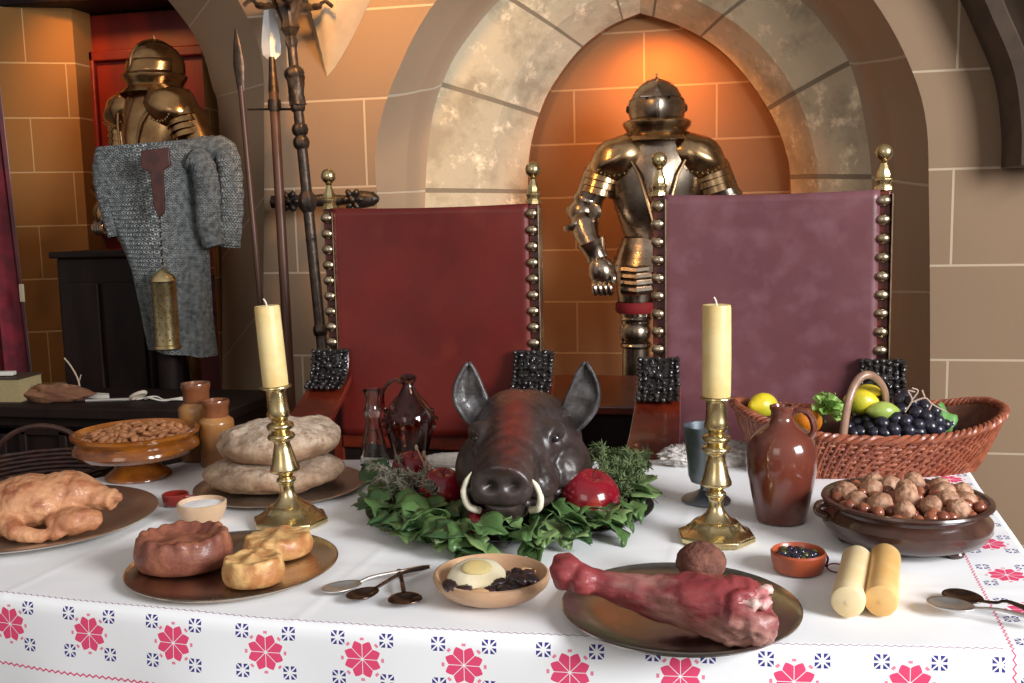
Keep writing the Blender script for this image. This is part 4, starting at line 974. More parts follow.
pie('raised_pie', 'small golden raised pie at the back of the platter, below the left candlestick', 279, 554, 34, 20, m_pie2, 5, 11, -.5, fold=1, rz=R(30))
pie('raised_pie', 'smallest golden pie at the front of the platter, touching the dark pie', 254, 582, 31, 26, m_pie2, 8, 9, -.2, fold=.8)

# spoons
def spoon(label, bu, bv, hu, hv, bl, bw, m, z=.004, fork=False, rise=.012):
    a, s = tb(bu, bv, TZ+z+.007); b, _ = tb(hu, hv, TZ+z+.009); d = b-a; rz = math.atan2(d.y, d.x); L_ = d.length; bl, bw = bl*s/2, bw*s/2
    t = thing('spoon', label, 'spoon', (a.x, a.y, TZ+z), rz)
    mb = MB()
    def fn(u_, v_):
        th = u_*2*PI; r_ = v_; x = math.cos(th)*r_*bl; y = math.sin(th)*r_*bw*(1-.12*math.cos(th)); return V(x, y, .010*(r_*r_)*.9)
    mb.grid(fn, 40, 10, cu=True); mb.build('bowl', m, t, solid=.0022, angle=0)
    P = cr([V(bl*.92, 0, .009), V(bl+.02, 0, .013), V(L_*.6, 0, rise), V(L_, 0, rise*.7)], 20)
    mb = MB(); mb.tube(P, [.0038]*14+[.0042, .0046, .005, .0055, .006, .006, .005], 8, flat=.6); mb.build('handle', m, t)
spoon('leftmost spoon, grey with large oval bowl, its long handle pointing at the wooden bowl', 342, 587, 430, 566, 42, 27, m_spoon)
spoon('middle dark spoon lying with its handle along the grey spoon', 363, 594, 428, 569, 36, 27, m_spoon2, z=.006, rise=.018)
spoon('small dark round spoon with short handle, nearest the wooden bowl', 405, 599, 399, 570, 32, 34, m_spoon2)
spoon('dark bronze spoon at the right end of the table', 963, 597, 1040, 618, 40, 34, m_spoon2, z=.006, rise=.02)
spoon('bright grey spoon at the right end of the table, in front of the dark one', 951, 605, 1045, 622, 46, 34, m_spoon, z=.010, rise=.014)
# wooden bowl with lemon half and prunes
p, s = tb(492, 598)
t = thing('clay_bowl', 'shallow pale clay bowl holding half an egg and dark prunes', 'bowl', (p.x, p.y, TZ+.003), YAW)
m_pale = mat('pale_wood', (.56, .35, .20), (.44, .25, .14), 8, rough=.4, coat=.2, stretch=(1, 1, 3))
MB().lathe([(a*s, b*s*.80) for a, b in [(28, 0), (36, 2), (48, 9), (56, 19), (58, 26), (57, 31), (55, 32), (53, 30), (50, 24), (42, 16), (28, 11), (.5, 10)]], 64, fn=lambda a, z: 1+.015*math.cos(2*a+1)).build('body', m_pale, t)
# contents
q = random.Random(4)
def loc_in(u, v, z): w = atz(u, v, TZ+z); return w
w = loc_in(477, 578, .040); t = thing('cut_egg', 'halved pale boiled egg with yellow centre in the shallow clay bowl', 'egg', (w.x, w.y, TZ+.032), YAW)
mb = MB(); mb.ell((0, 0, .010), (.046, .044, .020), Matrix.Rotation(R(16), 3, 'X'), 36, 20, lambda d: (1+.05*fbm(d, 2, 4))*(1 if d.z < .35 else .97)); 
mb.build('white', mat('egg_white', (.84, .76, .56), (.78, .66, .42), 20, rough=.35, sss=.1), t)
MB().ell((0, -.006, .0275), (.024, .019, .005), Matrix.Rotation(R(16), 3, 'X'), 24, 12).build('yolk', mat('egg_yolk', (.66, .50, .20), (.55, .46, .22), 40, rough=.6), t)
m_prune = mat('dark_prune', (.020, .010, .010), (.05, .02, .02), 30, rough=.3, coat=.4, bmp=.6, bsc=60)
pr = [(504, 573), (515, 577), (522, 581), (512, 584), (500, 582), (527, 575), (491, 588), (505, 589), (450, 586), (464, 587), (517, 572), (530, 580), (497, 575)]
for i, (u, v) in enumerate(pr):
    w = loc_in(u, v, .042); o = MB().ell((0, 0, 0), (.014+.003*q.random(), .011, .009), None, 16, 10, lambda d: 1+.22*fbm(d, 2.2, i)).build('prune', m_prune, loc=(w.x, w.y, TZ+.036+.003*(i % 3)), rz=q.uniform(0, 3), angle=0)
    tag(o, 'wrinkled dark prune beside the egg in the shallow clay bowl', 'prune', 'prunes in the shallow clay bowl')
for i, (u, v) in enumerate([(524, 569), (480, 590)]):
    w = loc_in(u, v, .042); o = MB().ell((0, 0, 0), (.019, .012, .008), None, 16, 10, lambda d: 1+.15*fbm(d, 2.2, i)).build('dried_apricot', mat('apricot%d' % i, (.62, .36, .17), rough=.5), loc=(w.x, w.y, TZ+.036), angle=0)
    tag(o, ['pale dried fruit behind the prunes in the clay bowl', 'pale dried fruit in front of the egg in the clay bowl'][i], 'dried fruit')
# meat platter
pm_, pp, r = platter('round_platter', 'round dull metal platter under the raw leg of meat', 680, 616, 118, mat('tarnished_pewter', (.44, .40, .36), (.33, .28, .24), 7, rough=.22, metal=1, rvar=.2, c3=(.55, .52, .48), sc3=14, f3=(.5, .65)), rim=.05, deep=.013)
m_meat = mat('cured_red_meat', (.26, .040, .042), (.17, .026, .030), 16, rough=.46, coat=.12, bmp=.9, bsc=60, bd=.004, c3=(.50, .26, .21), sc3=16, f3=(.50, .70), stretch=(.35, 1, 1))
w0, w1 = atz(568, 584, TZ+.065), atz(774, 627, TZ+.035); d = w1-w0; Lm = d.length; s = mpp(w1)
mb = MB(); P = cr([V(0, 0, .072), V(Lm*.16, .002, .062), V(Lm*.40, .004, .050), V(Lm*.62, .004, .048), V(Lm*.82, -.004, .044), V(Lm*.96, -.006, .040)], 20)
rr_ = [.018, .022, .020, .019, .0195, .021, .023, .026, .030, .034, .037, .040, .042, .043, .044, .046, .048, .048, .044, .036, .020]
mb.tube(P, rr_, 20); mb.ell((-.002, 0, .072), (.024, .027, .027)); mb.ell((.026, -.008, .066), (.020, .024, .022)); mb.ell((-.012, .006, .086), (.012, .014, .012)); mb.ell((Lm*.90, -.02, .036), (.036, .034, .030)); mb.ell((Lm*.86, .02, .050), (.036, .026, .030))
def meatf(c, n): 
    k = .0045*fbm((c.x*.5, c.y, c.z), 30, 2)+.0022*fbm((c.x*.35, c.y, c.z), 90, 5)+(.006*fbm(c, 55, 8) if c.x > Lm*.78 else 0); c = c+n*k; c.z = max(c.z, .003); return c
t = thing('leg_of_meat', 'long raw red leg of meat with a knuckle, lying across the round platter', 'meat', (w0.x, w0.y, TZ+.009), math.atan2(d.y, d.x))
organic(mb, 'meat', m_meat, t, .0042, 4, meatf)
m_fat = mat('pale_fat', (.70, .47, .42), (.50, .18, .18), 40, .42, .58, rough=.4, bmp=.5, bsc=90)
mb = MB(); q = random.Random(5)
for i in range(34):
    u = q.uniform(.80, .96); a_ = q.uniform(.2, 2.4); c = V(Lm*u, -.004+math.cos(a_)*.040, .042+math.sin(a_)*.034); mb.ell(c, (q.uniform(.008, .016), q.uniform(.007, .012), q.uniform(.006, .010)), Matrix.Rotation(q.uniform(0, 3), 3, 'Z'), 10, 8)
organic(mb, 'fat', m_fat, t, .0035, 2, lambda c, n: c+n*.003*fbm(c, 120, 1))
w = atz(701, 580, TZ+.014)
o = MB().ell((0, 0, .030), (.040, .040, .032), None, 48, 30, lambda d: 1+.05*fbm(d, 7, 2)+.03*fbm(d, 22, 2)).build('spiced_ball', mat('crumbed_brown', (.22, .085, .055), (.13, .045, .03), 60, rough=.8, bmp=1, bsc=160, bd=.004), loc=(w.x, w.y+.012, TZ+.010), angle=0)
tag(o, 'rough reddish brown ball behind the leg of meat, on the far rim of the platter', 'meatball')
# little terracotta cup with berries and ribbon
p, s = tb(798, 572)
t = thing('terracotta_cup', 'small red terracotta cup of dark berries with a purple ribbon on its side', 'cup', (p.x, p.y, TZ+.003), YAW)
MB().lathe([(a*s, b*s) for a, b in [(21, 0), (24, 2), (26.5, 12), (27, 19), (25.5, 21), (24, 19), (22.5, 10), (.5, 8)]], 48).build('body', m_terra, t)
m_rib = mat('purple_ribbon', (.17, .012, .07), rough=.5)
MB().tube(cr([V(25*s, 0, 19*s), V(29*s, -2*s, 12*s), V(27*s, -2*s, 4*s)], 10), 2.4*s, 8, flat=.5).build('ribbon', m_rib, t)
MB().tube([V(37*s+9*s*math.cos(a), -4*s+7*s*math.sin(a), 3*s+2*s*math.sin(a)) for a in [k*PI/10 for k in range(20)]], .0013, 6, closed=True).build('ribbon_loop', m_rib, t)
q = random.Random(8); m_berry = [mat('black_berry', (.012, .012, .03), rough=.12, coat=.6), mat('olive_berry', (.06, .07, .015), rough=.15, coat=.5)]
b0 = MB().ell((0, 0, 0), .0062, None, 12, 8).build('berry', m_berry[0], angle=0); b1 = MB().ell((0, 0, 0), .0062, None, 12, 8).build('berry', m_berry[1], angle=0)
n = [0, 0]
for i in range(36):
    k = 1 if i % 6 == 5 else 0; src = (b0, b1)[k]; o = src if n[k] == 0 else src.copy()
    if n[k]: COL.objects.link(o)
    n[k] += 1; a_ = i*2.4; r_ = math.sqrt((i+.5)/36)*20*s
    o.location = (p.x+r_*math.cos(a_), p.y+r_*math.sin(a_), TZ+16.5*s+.003*(1-r_/(20*s))+.002*(i % 2))
    tag(o, ['black shiny berry in the small terracotta cup', 'dark olive berry in the small terracotta cup'][k], 'berry', ['black berries in the terracotta cup', 'olive berries in the terracotta cup'][k])
# two pale cylinders lying on the cloth
m_chz = mat('cream_cheese_log', (.80, .66, .40), (.74, .56, .29), 10, rough=.4, sss=.1); m_chz2 = mat('golden_cheese_log', (.76, .49, .20), (.70, .40, .13), 10, rough=.35, sss=.1)
for (fu, fv, bu, bv, mm, lb) in ((848, 603, 857, 563, m_chz, 'paler cream wax cylinder lying on the cloth, left of its twin'), (881, 602, 885, 561, m_chz2, 'golden cream wax cylinder lying on the cloth, right of its twin')):
    rC = .0245; a, b = atz(fu, fv, TZ+rC), atz(bu, bv, TZ+rC); d = b-a; a = a-d*.06; Lc = d.length*1.12
    mb = MB().lathe([(rC*.80, 0), (rC*.95, .002), (rC, .007), (rC*.99, Lc*.5), (rC, Lc-.008), (rC*.9, Lc)], 40, m=Matrix.Rotation(-PI/2, 3, 'X'))
    mb.lathe([(.004, -.0008), (.003, -.001)], 8, m=Matrix.Rotation(-PI/2, 3, 'X'))
    tag(mb.build('wax_cylinder', mm, loc=(a.x, a.y, TZ+rC+.0045), rz=math.atan2(d.y, d.x)-PI/2), lb, 'wax cylinder')
# jugs and glasses
p, s = tb(781, 521)
t = thing('brown_jug', 'brown glazed stoneware jug with small loop handle in front of the basket', 'jug', (p.x, p.y, TZ+.003), YAW)
MB().lathe([(a*s*.98, b*s*.97) for a, b in [(23, 0), (25, 1), (27, 12), (31, 32), (34.5, 52), (35.5, 68), (34.5, 78), (31, 87), (24, 94), (16, 100), (12, 104), (11, 108), (11, 113), (12.5, 116), (12.5, 119), (10, 120), (8.5, 117), (8.5, 108)]], 56, fn=lambda a, z: 1+.006*math.sin(2*a)).build('body', m_jug, t)
MB().tube(cr([V(9, -4, 114), V(17, -7, 118), V(25, -10, 112), V(28, -12, 99), V(24, -12, 90)], 18), [4.4]*6+[5.5]*13, 10, flat=.6).build('handle', m_jug, t)
h = t.children[-1]; h.scale = (s, s, s*.95)
p, s = tb(375, 469)
t = thing('glass_carafe', 'small clear glass carafe with narrow neck, left of the brown glass jug', 'carafe', (p.x, p.y, TZ+.003), YAW)
MB().lathe([(a*s, b*s*1.0) for a, b in [(12, 0), (14.5, 2), (14.5, 8), (12.5, 20), (9, 38), (7.5, 48), (8.5, 54), (9.5, 58), (7.5, 62), (6.5, 70), (8.5, 76), (9, 80), (8, 80.5), (6.2, 77), (4.5, 70), (5.5, 62), (7.5, 57), (5.8, 50), (6, 44), (9, 28), (12.3, 10), (12, 6), (.4, 5)]], 36).build('body', m_glass, t)
p, s = tb(411, 463)
t = thing('glass_jug', 'smoky brown glass jug with prunts and loop handle, left of the boar head', 'jug', (p.x, p.y, TZ+.003), YAW)
MB().lathe([(a*s, b*s*1.0) for a, b in [(13, 0), (16, 2), (17, 8), (22, 26), (26, 40), (25, 49), (18, 60), (10, 69), (6, 76), (5.5, 79), (8, 82), (8.5, 86), (6, 88), (4.2, 85), (4.2, 76), (8.5, 66), (16, 57), (22, 49), (23.5, 41), (19, 26), (14, 8), (.4, 6)]], 48).build('body', m_brownglass, t)
mb = MB()
for j, (zr, rr0, nn) in enumerate(((44, 26.0, 9), (36, 25.0, 9), (52, 22.5, 8))):
    for i in range(nn): a_ = (i+.5*(j % 2))*2*PI/nn; mb.ell((rr0*s*math.cos(a_), rr0*s*math.sin(a_), zr*s), 2.7*s, None, 10, 8)
mb.build('prunts', m_brownglass, t)
MB().tube([V(a*s, -.002, b*s) for a, b in [(x.x, x.z) for x in cr([V(-5, 0, 81), V(-16, 0, 82), V(-25, 0, 72), V(-26, 0, 58), V(-21, 0, 50)], 20)]], 2.3*s, 8).build('handle', m_brownglass, t)
p, s = tb(706, 502)
t = thing('pewter_goblet', 'grey pewter goblet standing behind the right candlestick', 'goblet', (p.x, p.y, TZ+.003), YAW)
MB().lathe([(a*s, b*s*1.0) for a, b in [(24, 0), (24.5, 1.5), (22, 4), (12, 8), (6, 12), (5.5, 16), (9, 18), (15, 20), (17.5, 26), (18.5, 40), (20.5, 58), (22.5, 76), (23, 77), (21.5, 76.5), (19.5, 60), (17, 35), (15, 26), (.5, 23)]], 48).build('body', m_pewt, t)
# big dark nut bowl
p, s = tb(905, 542); 
t = thing('nut_bowl', 'large dark brown glazed bowl with bulging sides and knob feet, full of nuts', 'bowl', (p.x, p.y, TZ+.003), YAW)
NB = [(50, 5), (66, 6), (78, 12), (84, 22), (84, 31), (79, 38), (76, 42), (77, 46), (83, 49), (85.5, 52), (84.5, 54.5), (80, 55), (75, 51), (70, 42), (68, 30), (55, 27), (.5, 26)]
MB().lathe([(a*s*.95, b*s*.82) for a, b in NB], 80).build('body', m_dkpot, t)
for k in range(3): a_ = R(-62)+k*2*PI/3; MB().lathe([(5*s, 0), (8*s, 1*s), (9*s, 4*s), (7*s, 8*s), (7*s, 11*s)], 16, (58*s*math.cos(a_), 58*s*math.sin(a_), 0)).build('foot', m_dkpot, t)
MB().tube(cr([V(-78*s, 2*s, 40*s), V(-87*s, 0, 39*s), V(-88*s, 0, 32*s), V(-79*s, 0, 27*s)], 10), 4*s, 10).build('lug', m_dkpot, t)
nb, nbs = p, s
m_wal = mat('walnut_shell', (.50, .29, .18), (.30, .14, .08), 60, rough=.55, bmp=1, bsc=110, bd=.003); m_haz = mat('hazelnut_shell', (.30, .095, .045), (.20, .055, .028), 30, rough=.25, coat=.4)
def wf(seed):
    def f(d): return 1+.07*fbm(d, 3.2, seed)+.07*fbm(d, 8, seed)+.045*math.exp(-(d.y/.06)**2)+.05*max(0, d.x)**6
    return f
wal = [MB().ell((0, 0, 0), (.0205, .0180, .0180), None, 40, 26, wf(k)).build('walnut', m_wal, angle=0) for k in range(3)]
haz = MB().ell((0, 0, 0), (.0108, .0108, .0118), None, 16, 12, lambda d: 1+.10*max(0, d.z)**8).build('hazelnut', m_haz, angle=0)
q = random.Random(21)
wpos = [(-52, -8), (-28, 18), (-2, 34), (-36, -26), (0, 0), (42, 10), (52, -16), (8, -40), (-8, -22), (30, -50), (24, 40), (-52, 24), (34, -18), (62, 14), (-14, 52), (-22, -52), (50, 40)]
for i, (x, y) in enumerate(wpos):
    src = wal[i % 3]; o = src if i < 3 else src.copy()
    if i >= 3: COL.objects.link(o)
    h_ = 40+8*(1-(x*x+y*y)/6000)+q.uniform(-1, 3); w = V(nb.x, nb.y, 0)+_R0*(x*nbs)+_R0.cross(V(0, 0, -1))*0
    w += V(-math.sin(YAW), math.cos(YAW), 0)*(y*nbs)
    o.location = (w.x, w.y, TZ+.003+h_*nbs); o.rotation_euler = (q.uniform(-.8, .8), q.uniform(-.8, .8), q.uniform(0, 6)); sc_ = q.uniform(.92, 1.15); o.scale = (sc_,)*3
    tag(o, 'wrinkled tan walnut in the large dark nut bowl', 'walnut', 'walnuts in the dark bowl')
cnt = 0; pos = []
for i in range(3000):
    a_, r_ = q.uniform(0, 2*PI), math.sqrt(q.random())*68; x, y = r_*math.cos(a_), r_*math.sin(a_)
    if any(math.hypot(x-a, y-b) < 10.5 for a, b in pos): continue
    dw = min(math.hypot(x-a, y-b) for a, b in wpos)
    if dw < 9: continue
    pos.append((x, y)); o = haz if cnt == 0 else haz.copy()
    if cnt: COL.objects.link(o)
    cnt += 1; hh = (39 if dw < 15 else 43)+4*(1-r_*r_/4600)
    w = V(nb.x, nb.y, 0)+_R0*(x*nbs)+V(-math.sin(YAW), math.cos(YAW), 0)*(y*nbs)
    o.location = (w.x, w.y, TZ+.003+hh*nbs); o.rotation_euler = (q.uniform(-2, 2), q.uniform(-2, 2), 0)
    tag(o, 'small glossy brown hazelnut in the large dark nut bowl', 'hazelnut', 'hazelnuts in the dark bowl')
    if cnt > 75: break
# ------------------------------------------------------------------ boar head on its garnished platter
YV = V(-math.sin(YAW), math.cos(YAW), 0)          # away from the viewer along the ground
plt, pb0, rb = platter('round_platter', 'wide dark metal platter under the boar head and ivy garnish', 510, 513, 143, mat('dark_steel_platter', (.14, .14, .14), (.08, .08, .08), 8, rough=.35, metal=.9), ry=.80, deep=.012, rim=.06)
BZ = TZ+.012
p = atz(519, 516, BZ); s = mpp(p)
m_boar, nt, b = nodes('varnished_boar_hide'); b.inputs['Roughness'].default_value = .36; b.inputs['Coat Weight'].default_value = .2; b.inputs['Coat Roughness'].default_value = .35
co = coords(nt); sp = nt.nodes.new('ShaderNodeSeparateXYZ'); lk(nt, co, sp.inputs[0])
n1_ = tex(nt, 'Noise', co, Scale=16.0, Detail=6.0, Roughness=.65); n2_ = tex(nt, 'Noise', co, Scale=70.0, Detail=6.0)
stripe = mth(nt, 'SUBTRACT', 1.0, mth(nt, 'MULTIPLY', mth(nt, 'ABSOLUTE', mth(nt, 'ADD', sp.outputs[0], .005)), 20.0), clamp=True)
stripe = mth(nt, 'MULTIPLY', stripe, ramp(nt, sp.outputs[2], .12, .17)); stripe = mth(nt, 'MULTIPLY', stripe, ramp(nt, n1_.outputs[0], .3, .55), clamp=True)
c = mixc(nt, ramp(nt, n1_.outputs[0], .4, .65), (.024, .016, .014), (.052, .034, .030)); c = mixc(nt, stripe, c, (.15, .020, .010)); lk(nt, c, b.inputs['Base Color'])
pv = bump(nt, b, n1_.outputs[0], .3, .006); bump(nt, b, n2_.outputs[0], .35, .0025, pv)
lk(nt, mth(nt, 'MULTIPLY_ADD', n1_.outputs[0], .35, .20), b.inputs['Roughness'])
m_earin = mat('grey_ear_skin', (.075, .065, .062), (.032, .027, .026), 14, rough=.35, coat=.3, bmp=.9, bsc=60, c3=(.17, .165, .17), sc3=22, f3=(.5, .7))
t = thing('boar_head', 'dark glossy boar head with white tusks and pricked ears at the centre of the table', 'boar head', (p.x, p.y, BZ), YAW-R(6))
mb = MB()
mb.ell((.008, .085, .135), (.118, .115, .105)); mb.ell((0, .03, .178), (.080, .085, .060)); mb.ell((-.01, .07, .20), (.066, .08, .043))
for sx in (-1, 1):
    mb.ell((sx*.072+.006, .055, .082), (.068, .095, .080)); mb.ell((sx*.055, -.02, .175), (.036, .040, .026)); mb.ell((sx*.045, -.06, .085), (.040, .06, .050))
mb.ell((.006, .14, .09), (.125, .075, .088))
mb.tube(cr([V(0, .0, .150), V(-.006, -.06, .132), V(-.012, -.115, .112), V(-.016, -.150, .098)], 12), [.088, .085, .081, .077, .073, .069, .065, .062, .060, .058, .056, .056, .054], 20, flat=.86)
mb.ell((-.01, -.07, .052), (.046, .078, .038)); mb.ell((-.016, -.148, .098), (.060, .017, .048)); mb.ell((-.014, -.10, .062), (.042, .055, .038))
eyes = [V(-.074, -.038, .165), V(.076, -.036, .165)]; nos = [V(-.036, -.168, .104), V(.006, -.168, .104)]
def bf(c_, n):
    for e in eyes:
        d_ = (c_-e).length; c_ = c_-n*.012*math.exp(-(d_/.014)**2)+n*.006*math.exp(-((d_-.026)/.008)**2)
    for e in nos:
        d_ = math.hypot((c_.x-e.x)/.012, (c_.z-e.z)/.010)
        if c_.y < -.13: c_ = c_+V(0, .018*math.exp(-d_**2*1.3), 0)
    if c_.y < -.03 and c_.z > .09: c_ = c_+n*.0007*math.sin(c_.y*230+abs(c_.x)*60)*min(1, (-.03-c_.y)/.04)*(1 if c_.y > -.148 else 0)
    # mouth line
    ml = c_.z-(.062+.12*max(0, -.04-c_.y)*0)
    if c_.y < .0 and abs(ml) < .012: c_ = c_-n*.008*math.exp(-(ml/.005)**2)
    c_ = c_+n*(.0014*fbm(c_, 22, 1)+.0008*fbm(c_, 80, 2)); c_.z = max(c_.z, .001); return c_
organic(mb, 'head', m_boar, t, .0042, 5, bf)
for sx, tip, bs, wd_, out in ((-1, V(-.106, .085, .298), V(-.070, .075, .165), .036, V(-.50, -.25, .0)), (1, V(.136, .080, .298), V(.092, .075, .158), .036, V(.45, -.35, .0))):
    mb = MB(); ax_ = (tip-bs); L_ = ax_.length; ax_.normalize(); face = V(-sx*.15, -1, 0.1).normalized(); sd = ax_.cross(face).normalized(); face = sd.cross(ax_).normalized()
    def ef(s_, t_):
        w_ = wd_*1.12*(.50+2.0*s_)*max(0, 1-s_)**.88 if s_ > 0 else wd_*.5
        w_ = max(w_, .0015); k = (t_*2-1); cup = .022*(k*k)*(1-.5*s_)
        bow = .018*math.sin(PI*s_)
        e_ = bs+ax_*(L_*s_)+sd*(w_*k)+face*(cup)+V(sx*bow, 0, 0); e_ += face*.003*fbm(e_, 40, 3); return e_
    mb.grid(ef, 20, 14); e_ = mb.build('ear', m_earin, t, solid=.007, angle=0, fix=False); tag(e_, 'grey skinned pricked ear')
m_tusk = mat('ivory_tusk', (.86, .80, .64), (.78, .70, .50), 20, rough=.2, coat=.5)
MB().tube(cr([V(-.062, -.118, .046), V(-.080, -.132, .058), V(-.088, -.138, .085), V(-.082, -.140, .108), V(-.072, -.140, .126)], 20), [.0072]*4+[.0070]*4+[.0064]*4+[.0052]*4+[.0045, .0035, .0025, .0015, .0006], 12).build('tusk', m_tusk, t)
MB().tube(cr([V(.036, -.120, .048), V(.050, -.134, .056), V(.055, -.140, .076), V(.048, -.142, .100), V(.034, -.142, .118)], 20), [.0072]*4+[.0070]*4+[.0064]*4+[.0052]*4+[.0045, .0035, .0025, .0015, .0006], 12).build('tusk', m_tusk, t)
m_eye = mat('glass_eye', (.010, .008, .012), rough=.05, coat=1)
for e in eyes: MB().ell(e+V(0, .006, 0), (.0105, .009, .0085), None, 20, 14).build('eye', m_eye, t)
# apples
def apple(label, u, v, w, z=.0, squash=.88, rot=(0.3, .2, 0)):
    s_ = mpp(atz(u, v, TZ+.04)); r = w/2*s_; q_ = atz(u, v, TZ+.012+r*.85+z)
    mb = MB(); prof = []
    for i in range(25):
        a_ = PI*i/24; rr = math.sin(a_)*(1+.05*math.cos(a_)); z_ = -math.cos(a_)*squash
        dimp = .20*math.exp(-(rr/.26)**2); prof.append((max(rr, .003)*r, (z_+(dimp if z_ < 0 else -dimp))*r))
    mb.lathe(prof, 40, fn=lambda a_, z_: 1+.012*math.cos(5*a_))
    t = thing('red_apple', label, 'apple', tuple(q_), 0); t.rotation_euler = rot
    mb.build('flesh', m_apple, t, angle=0); MB().tube(cr([V(0, 0, r*.62), V(.001, 0, r*.85), V(.004, 0, r*1.05)], 6), .0014, 6).build('stem', m_pole, t)
apple('largest deep red apple, right of the boar head among the herbs', 590, 493, 58, squash=.76)
apple('red apple left of the boar snout behind the left tusk', 442, 488, 45)
apple('half hidden red apple at the back, below the brown glass jug', 411, 468, 38)
apple('small red apple nestled under the boar snout', 480, 524, 29, -.006)
# ivy
out = [(0, 1.0), (12, .90), (26, .76), (40, .74), (56, .82), (72, .78), (88, .64), (104, .58), (122, .60), (138, .54), (156, .36), (170, .16)]
def leafmesh(k):
    mb = MB(); pts = [(R(a), r) for a, r in out]+[(R(-a), r) for a, r in reversed(out)]; q_ = random.Random(k); jit = [1+q_.uniform(-.09, .09) for _ in pts]
    N = len(pts); rings = [.0, .35, .7, 1.0]
    for ri, f in enumerate(rings):
        for (a, r), j in zip(pts, jit):
            x, y = math.sin(a)*r*f*j, math.cos(a)*r*f*j
            z = .16*abs(x)**1.2-.24*max(0, y)**2-.10*y*y+.05*math.sin(x*9+k)*f*f+.10*math.sin(k*2.1+y*2)*f
            mb.v.append((x*.036, (y+.05)*.040, z*.042))
    for ri in range(3):
        for i in range(N):
            i2 = (i+1) % N; mb.f.append((ri*N+i, ri*N+i2, (ri+1)*N+i2, (ri+1)*N+i))
    return mb
m_green2 = mat('pale_ivy_leaf', (.14, .22, .075), (.21, .30, .12), 9, rough=.4, bmp=.2, bsc=60)
m_green3 = mat('dark_ivy_leaf', (.035, .080, .028), (.06, .12, .040), 9, rough=.34, bmp=.2, bsc=60)
lm = [leafmesh(k).build('leaf', (m_green, m_green2, m_green3, m_green)[k % 4], angle=0, fix=False, solid=.0009) for k in range(8)]
for o in lm: COL.objects.unlink(o)
q = random.Random(31)
sprigs = [(392, 520, 9), (386, 500, 6), (408, 536, 8), (420, 505, 7), (432, 530, 9), (455, 545, 9), (480, 548, 9), (508, 538, 9), (528, 548, 8), (550, 528, 9), (566, 540, 8), (585, 524, 8), (606, 532, 8), (618, 526, 6), (404, 480, 6), (632, 496, 5), (624, 476, 5), (455, 512, 6), (385, 490, 5)]
cen = atz(512, 498, TZ)
for si, (u, v, nl) in enumerate(sprigs):
    if v > 518: v -= 7
    u = 510+(u-510)*.96
    nl = max(4, nl-2)
    w = atz(u, v, TZ+.022); t = thing('ivy_sprig', 'green leafy ivy sprig laid round the boar head', 'ivy', (w.x, w.y, TZ+.020), 0, 'ivy sprigs round the boar head')
    o_ = (w-cen); o_.z = 0; o_.normalize(); ang0 = math.atan2(o_.y, o_.x); mb = MB(); P = []
    for k in range(nl):
        a_ = ang0+q.uniform(-1.2, 1.2); rr = q.uniform(.006, .040); loc = V(math.cos(a_)*rr, math.sin(a_)*rr, q.uniform(.000, .022)+.012*(k % 2))
        P.append(loc); src = lm[q.randrange(8)]; l_ = src.copy(); COL.objects.link(l_); l_.parent = t; l_.location = loc
        ya = ang0+q.uniform(-1.1, 1.1)-PI/2; sc_ = q.uniform(1.0, 1.45)
        l_.rotation_euler = (q.uniform(-.25, .45), q.uniform(-.55, .55), ya); l_.scale = (sc_,)*3
    mb.tube(cr([V(-o_.x*.05, -o_.y*.05, .004)]+sorted(P, key=lambda c_: c_.dot(o_))[::2], 16), .0014, 6); mb.build('stem', m_herb, t)
for o in lm: bpy.data.objects.remove(o)
# herb sprigs: fine needles along a stem
def needle_sprig(name, label, base, tip, lift, m, n, nl_, seed, grp, width=.0011):
    q_ = random.Random(seed); mid = (base+tip)/2+V(q_.uniform(-.02, .02), q_.uniform(-.01, .01), lift); P = cr([base, mid, tip], 30); o0 = base.copy()
    mb = MB(); mb.tube([c_-o0 for c_ in P], .0016, 5)
    for i in range(n):
        k = q_.uniform(0.05, 1)*30; j = int(min(k, 29)); c_ = lin(P[j], P[j+1], k-j)-o0; tg = (P[j+1]-P[j]).normalized()
        d_ = (V(q_.gauss(0, 1), q_.gauss(0, 1), q_.gauss(0, 1)).normalized()*.9+tg*.9).normalized()*nl_*q_.uniform(.6, 1.2)
        mb.tube([c_, c_+d_*.6+V(0, 0, .001), c_+d_], [width, width, width*.3], 4)
    o = mb.build(name, m, loc=o0, angle=0, fix=False); return tag(o, label, 'herb', grp)
for k in range(30):
    u0, v0 = q.uniform(590, 645), q.uniform(472, 508); a_, z_ = atz(u0, v0, TZ+.03), TZ
    e_ = a_+_R0*q.uniform(-.08, .05)+YV*q.uniform(-.02, .08); e_.z = TZ+q.uniform(.03, .085)
    needle_sprig('rosemary_sprig', 'green needle-leaved herb sprig heaped right of the boar head', a_, e_, q.uniform(.02, .05), m_herb, 110, .017, k, 'green herbs right of the boar head')
for k in range(20):
    u0, v0 = q.uniform(385, 440), q.uniform(484, 508); a_ = atz(u0, v0, TZ+.03)
    e_ = a_+_R0*q.uniform(-.11, .03)+YV*q.uniform(-.01, .07); e_.z = TZ+q.uniform(.03, .09)
    needle_sprig('dried_herb_sprig', 'grey dried herb sprig strewn left of the boar head', a_, e_, q.uniform(.01, .035), m_herb2, 90, .013, k+50, 'grey herbs left of the boar head')
mb = MB(); w = atz(428, 492, TZ+.03)
for (u, v) in ((416, 446), (402, 470), (424, 452), (440, 470)):
    e_ = aty(u, v, w.y+.03)-w; mb.tube(cr([V(0, 0, 0), e_*.5+V(.008, 0, 0), e_], 8), [.0022]*5+[.0016]*4, 6); mb.ell(e_*.96, (.004, .004, .007), None, 8, 6); mb.ell(e_*.6+V(.012, 0, .002), (.003, .003, .007), None, 8, 6)
